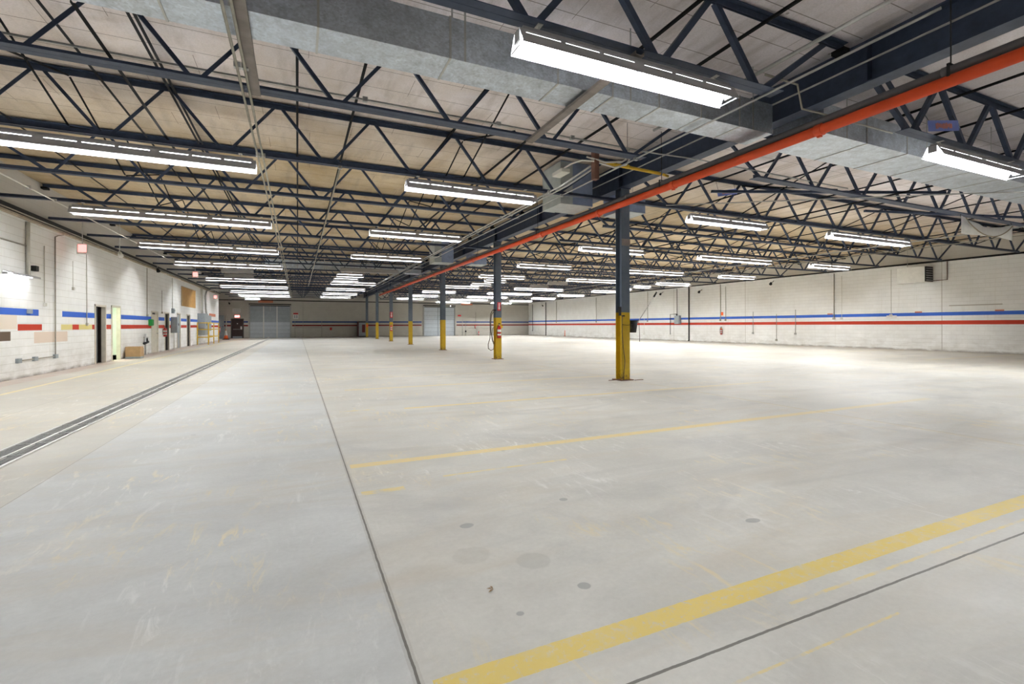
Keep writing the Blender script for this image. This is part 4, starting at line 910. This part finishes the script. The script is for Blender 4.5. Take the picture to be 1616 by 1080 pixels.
# ------------------------------------------------------------------ column dressings
# black bucket strapped to the first column, with squeegee pole
t = empty('black_bucket', (7.66, 9.70, 1.18), 'black bucket strapped high on the nearest column', 'bucket')
n = 20; m = MB(); vs_ = []
for z_, r_ in ((0, 0.095), (0.30, 0.135), (0.30, 0.128), (0.012, 0.088)):
    vs_ += [(0.02 + 0.02 * z_ + r_ * math.cos(2 * math.pi * k / n), r_ * math.sin(2 * math.pi * k / n), z_) for k in range(n)]
fs = [(a * n + k, a * n + (k + 1) % n, (a + 1) * n + (k + 1) % n, (a + 1) * n + k) for a in range(3) for k in range(n)] + [tuple(range(n - 1, -1, -1)), tuple(range(3 * n, 4 * n))]
m.add(vs_, fs).build('bucket_shell', M['rubber'], t, True)
MB().tube([(0.16 * math.cos(a) * 0.9 + 0.03, 0.135 * math.sin(a), 0.30 - 0.0 * a) for a in [k * 2 * math.pi / 20 for k in range(21)]], 0.009, 8).build('rim', M['rubber'], t, True)
MB().tube([(-0.40, -0.14, 0.20), (-0.25, -0.145, 0.185), (-0.12, -0.14, 0.20), (-0.08, -0.12, 0.2)], 0.006, 6).build('strap', M['black'], t, True)
t = empty('squeegee_pole', (7.72, 9.72, 1.25), 'thin metal squeegee pole leaning out of the black bucket', 'pole')
rod('pole', M['conduit'], t, (0, 0, 0), (0.75, 0.1, 0.85), 0.009, 8)
tag(MB().cyl((0.75, 0.1, 0.85), (0.86, 0.115, 0.98), 0.022, 12).build('grip', M['black'], t, True), 'black grip')
conduit('hanging_rope', [(7.78, 9.66, 1.46), (7.84, 9.64, 1.42), (7.86, 9.64, 1.2), (7.86, 9.64, 0.95)], 0.007, 'hose', 'dark rope end hanging beside the black bucket')
conduit('column_cable', [(7.26, 9.56, 1.60), (7.27, 9.575, 1.2), (7.31, 9.58, 0.8), (7.355, 9.58, 0.52), (7.35, 9.575, 0.42), (7.31, 9.56, 0.2), (7.30, 9.55, 0.02)], 0.009, 'hose', 'thin brown cable running down the yellow face of the nearest column')
tag(MB().box(7.26, 7.27, 9.60, 9.70, 1.60, 1.82).box(7.27, 7.36, 9.58, 9.597, 1.58, 1.61).build('column_bracket', M['black']), 'small black bracket at the paint line of the nearest column', 'bracket')
tag(lbox('column_label', M['plank'], None, 7.28, 7.53, 9.588, 9.598, 3.33, 3.50), 'dull pinkish label wrapped high around the nearest column', 'label')
# hose loop on the second column
t = empty('coiled_hose', (7.2, 17.80, 0.0), 'brown hose hanging in long loops on the second column', 'hose')
P = [(0.05, 0, 2.02), (-0.05, 0, 1.99), (-0.14, 0, 1.82), (-0.17, 0, 1.5), (-0.155, 0, 1.1), (-0.17, 0, 0.85), (-0.25, 0, 0.6), (-0.24, 0, 0.44), (-0.13, 0, 0.36), (-0.01, 0, 0.42), (0.0, 0, 0.58), (-0.08, 0, 0.80), (-0.12, 0, 1.1), (-0.13, 0, 1.5), (-0.10, 0, 1.8), (0.04, 0, 1.98)]
MB().tube(P, 0.014, 8).build('hose_loop', M['hose'], t, True)
MB().tube([(0.02, -0.02, 1.30), (-0.06, -0.02, 1.25), (-0.10, -0.02, 1.0), (-0.05, -0.02, 0.75), (0.03, -0.02, 0.62)], 0.011, 8).build('hose_loop', M['hose'], t, True)
MB().box(-0.02, 0.09, -0.03, 0.03, 1.96, 2.0).build('hook', M['black'], t)
def arrow(x, y, z, lb, s_=1.0):
    t = empty('extinguisher_sign', (x, y, z), lb, 'sign')
    lbox('sign_plate', M['red'], t, -0.07 * s_, 0.07 * s_, -0.006, 0, -0.17 * s_, 0.17 * s_)
    m = MB(); v8 = [(-0.025, 0.14), (-0.025, -0.05), (-0.052, -0.05), (0, -0.15), (0.052, -0.05), (0.025, -0.05), (0.025, 0.14)]
    v8 = [(a * s_, b * s_) for a, b in v8]
    m.add([(a, -0.010, b) for a, b in v8] + [(a, -0.006, b) for a, b in v8], [(0, 1, 5, 6), (2, 3, 4), (7 + 6, 7 + 5, 7 + 1, 7)] + [(i, (i + 1) % 7, 7 + (i + 1) % 7, 7 + i) for i in range(7)])
    m.build('arrow', M['white'], t)
arrow(7.42, 17.778, 2.13, 'red sign with white down arrow on the second column')
arrow(7.4, 41.97, 2.3, 'distant red and white sign on the fifth column', 1.5)
tag(lbox('column_label', M['orange'], None, 7.3, 7.5, 57.86, 57.878, 1.2, 1.5), 'orange label on the farthest column', 'label')

# ------------------------------------------------------------------ hung signs and banner
def hung_sign(x, y, z, wd, h, lb, rz=0):
    t = empty('hanging_sign', (x, y, z), lb, 'sign', None, rz)
    lbox('sign_plate', M['sign_blue'], t, -wd / 2, wd / 2, -0.01, 0.0, -h / 2, h / 2)
    m = MB(); k = -wd * 0.27
    random.seed(int(x * 10))
    while k < wd * 0.27:
        ww = wd * random.uniform(0.02, 0.04); m.box(k, k + ww, -0.014, -0.01, -h * random.uniform(0.16, 0.3), h * random.uniform(0.16, 0.3)); k += ww + wd * 0.02
    m.build('red_lettering', M['dull_orange'], t)
    for q in (-wd / 2 + 0.05, wd / 2 - 0.05): rod('wire', M['black'], t, (q, 0.0, h / 2 - 0.01), (q, 0.045, h / 2 + (0.4 if z > 5 else 0.1)), 0.004, 6)
    return t
s_ = hung_sign(9.65, 4.22, 4.62, 0.92, 0.17, 'small blue sign with red lettering on the joist beside the right-hand lamp')
s_.rotation_euler = (0, R(-10), 0)
hung_sign(11.0, 9.72, 5.08, 0.75, 0.15, 'tiny blue and red sign high on the joist right of the first column').rotation_euler = (0, R(-12), 0)
t = empty('white_banner', (16.88, 6.98, 4.40), 'sagging white cloth banner hung from the joist at the right', 'banner')
nx = 24; m = MB(); vs_ = []
for k in range(nx + 1):
    u = k / nx; X_ = 2.95 * u; sag = 0.19 * math.sin(math.pi * u) * (1 if True else 0)
    top = -sag - 0.02 * u; bot = -0.50 - 0.02 * math.sin(math.pi * u * 2) + (0.04 * math.sin(math.pi * u))
    yy = 0.035 * math.sin(u * 17) * math.sin(math.pi * u)
    vs_ += [(X_, yy - 0.003, top), (X_, yy - 0.003, bot), (X_, yy + 0.003, bot), (X_, yy + 0.003, top)]
fs = []
for k in range(nx):
    for q in range(4): fs.append((4 * k + q, 4 * (k + 1) + q, 4 * (k + 1) + (q + 1) % 4, 4 * k + (q + 1) % 4))
fs += [(0, 1, 2, 3), (4 * nx + 3, 4 * nx + 2, 4 * nx + 1, 4 * nx)]
m.add(vs_, fs).build('cloth', M['canvas'], t, True)
MB().tube([(0.15 + 2.7 * k / 16, -0.045, -0.06 - 0.42 * math.sin(math.pi * k / 16) ** 0.8) for k in range(17)], 0.014, 6).build('strap', M['canvas_fold'], t, True)
for q in (0.02, 2.93): rod('tie', M['black'], t, (q, 0, -0.02), (q, 0.05, 0.10), 0.006, 6)

# ------------------------------------------------------------------ right wall fittings
t = empty('unit_heater', (XR, 14.2, 3.95), 'white boxy heater with dark grille mounted high on the right wall', 'heater')
lbox('heater_body', M['canvas'], t, -0.75, -0.02, -0.62, 0.62, -0.42, 0.42, 0.02)
MB().box(-0.72, -0.05, -0.66, -0.62, -0.38, 0.38).build('grille_frame', M['black'], t)
for k in range(6): lbox('grille_slat', M['housing'], t, -0.70, -0.07, -0.675, -0.66, -0.33 + k * 0.12, -0.29 + k * 0.12)
rod('support_rod', M['conduit'], t, (-0.4, 0.3, 0.42), (-0.4, 0.3, 1.5), 0.012)
MB().tube([(-0.05, -0.62, -0.33), (-0.05, -1.25, -0.33), (-0.05, -1.25, 0.6)], 0.02).build('gas_pipe', M['rust'], t, True)
RW = [(15.47, 1.85, 4.4, 0.012, 'conduit_white', 'thin painted conduit below the white heater'), (18.54, 1.72, 4.5, 0.024, 'conduit_tan', 'brown conduit with switch right of the middle of the right wall'),
      (18.1, 1.72, 4.3, 0.010, 'conduit_white', 'thin conduit close beside the brown switch conduit'), (21.03, 0.75, 2.35, 0.015, 'conduit', 'short bright conduit crossing both wall stripes, nearer one'),
      (22.4, 0.3, 2.1, 0.013, 'conduit_tan', 'low conduit between the two short bright conduits'), (24.25, 0.75, 2.3, 0.015, 'conduit', 'short bright conduit crossing both wall stripes, farther one'),
      (26.66, 1.72, 4.3, 0.018, 'conduit_tan', 'right one of a pair of conduits left of the short bright ones'), (27.14, 1.72, 4.5, 0.026, 'conduit_tan', 'left one of a pair of conduits, ending at the blue stripe'),
      (30.4, 0.02, 4.55, 0.05, 'black', 'thick dark drain pipe down the right wall near the fire extinguisher'), (31.8, 2.2, 4.5, 0.02, 'black', 'dark conduit dropping to the grey switch box on the right wall'),
      (35.6, 1.72, 4.5, 0.024, 'conduit_tan', 'conduit on the right wall just right of the nearest column'), (36.1, 0.5, 2.0, 0.012, 'conduit_white', 'short low conduit just right of the black bucket'),
      (44.05, 1.72, 4.4, 0.026, 'conduit_tan', 'conduit left of the nearest column, ending at the blue stripe'), (52.9, 1.72, 4.4, 0.03, 'conduit_tan', 'twin-looking conduit midway along the far part of the right wall'),
      (55.69, 0.02, 4.4, 0.05, 'black', 'thick dark drain pipe down the far part of the right wall'), (59.6, 0.6, 4.3, 0.03, 'black', 'dark conduit nearest the far corner of the right wall')]
for y, z0, z1, r, mt, lb in RW:
    t = empty('wall_conduit', (XR - r - 0.004, y, z0), lb, 'conduit', 'conduits on the right wall')
    rod('conduit_run', M[mt], t, (0, 0, 0), (0, 0, z1 - z0), r)
    lbox('conduit_box', M[mt], t, -0.05, 0.0, -0.07, 0.07, -0.05, 0.07)
t = panel((XR - 0.25, 31.35, 1.45), 0.235, 0.55, 0.72, 'blue-grey switch box on the right wall beside the drain pipe'); t.rotation_euler = (0, 0, 0)
conduit('wall_conduit', [(29.95, 31.8, 2.3), (29.95, 32.6, 2.3), (29.95, 32.6, 0.55)], 0.02, 'black', 'dark stepped conduit running down left of the switch box', [(29.94, 32.6, 0.55)])
for y, z, lb in ((33.5, 4.2, 'small black floodlight high on the right wall, left of the lamps'), (29.0, 4.1, 'curved black floodlight beside the top of the drain pipe'), (22.6, 4.25, 'little dark floodlight high on the right wall between lamps')):
    t = empty('floodlight', (XR - 0.3, y, z), lb, 'floodlight')
    MB().cyl((0.0, 0, 0), (-0.14, -0.08, -0.10), 0.06, 14, 0.10).build('lamp_head', M['black'], t, True)
    MB().tube([(0, 0, 0), (0.15, 0, 0.05), (0.29, 0, 0.15)], 0.02).build('arm', M['black'], t, True)
t = empty('marker_post', (29.6, 50.2, 0), 'small orange marker standing against the right wall', 'marker')
MB().cyl((0, 0, 0.02), (0, 0, 0.75), 0.045, 12, 0.03).build('marker_body', M['orange'], t, True)
lbox('marker_base', M['rubber'], t, -0.12, 0.12, -0.12, 0.12, 0, 0.03)
for y, lb in ((11.0, 'first'), (14.2, 'second'), (18.8, 'third')):
    tag(lbox('stripe_sticker', M['dull_orange'], None, XR - 0.01, XR, y - 0.16, y + 0.16, 1.98, 2.05), 'small red mark on top of the blue stripe, %s from the right edge' % lb, 'wall mark', 'red marks on the blue stripe')
tag(lbox('extinguisher_marker', M['orange'], None, XR - 0.02, XR, 26.9, 27.1, 2.1, 2.35), 'orange arrow marker above the right-wall extinguisher', 'wall mark')
tag(lbox('stripe_plate', M['white'], None, XR - 0.03, XR, 15.2, 15.7, 1.70, 1.86, 0.01), 'white oval plate over the blue stripe below the heater', 'wall plate')
# a dry leaf on the floor
m = MB(); random.seed(3)
for k in range(3):
    a = random.uniform(0, 6.28); c, s2_ = math.cos(a), math.sin(a)
    m.add([(0, 0, 0.002), (0.02 * c, 0.02 * s2_, 0.008), (0.038 * c - 0.006 * s2_, 0.038 * s2_ + 0.006 * c, 0.003), (0.02 * c - 0.01 * s2_, 0.02 * s2_ + 0.01 * c, 0.007)], [(0, 1, 2, 3), (3, 2, 1, 0)])
o = m.build('dry_leaf', M['leaf']); o.location = (0.92, 2.29, 0); tag(o, 'crumpled dry leaf lying on the concrete near the yellow line', 'leaf')
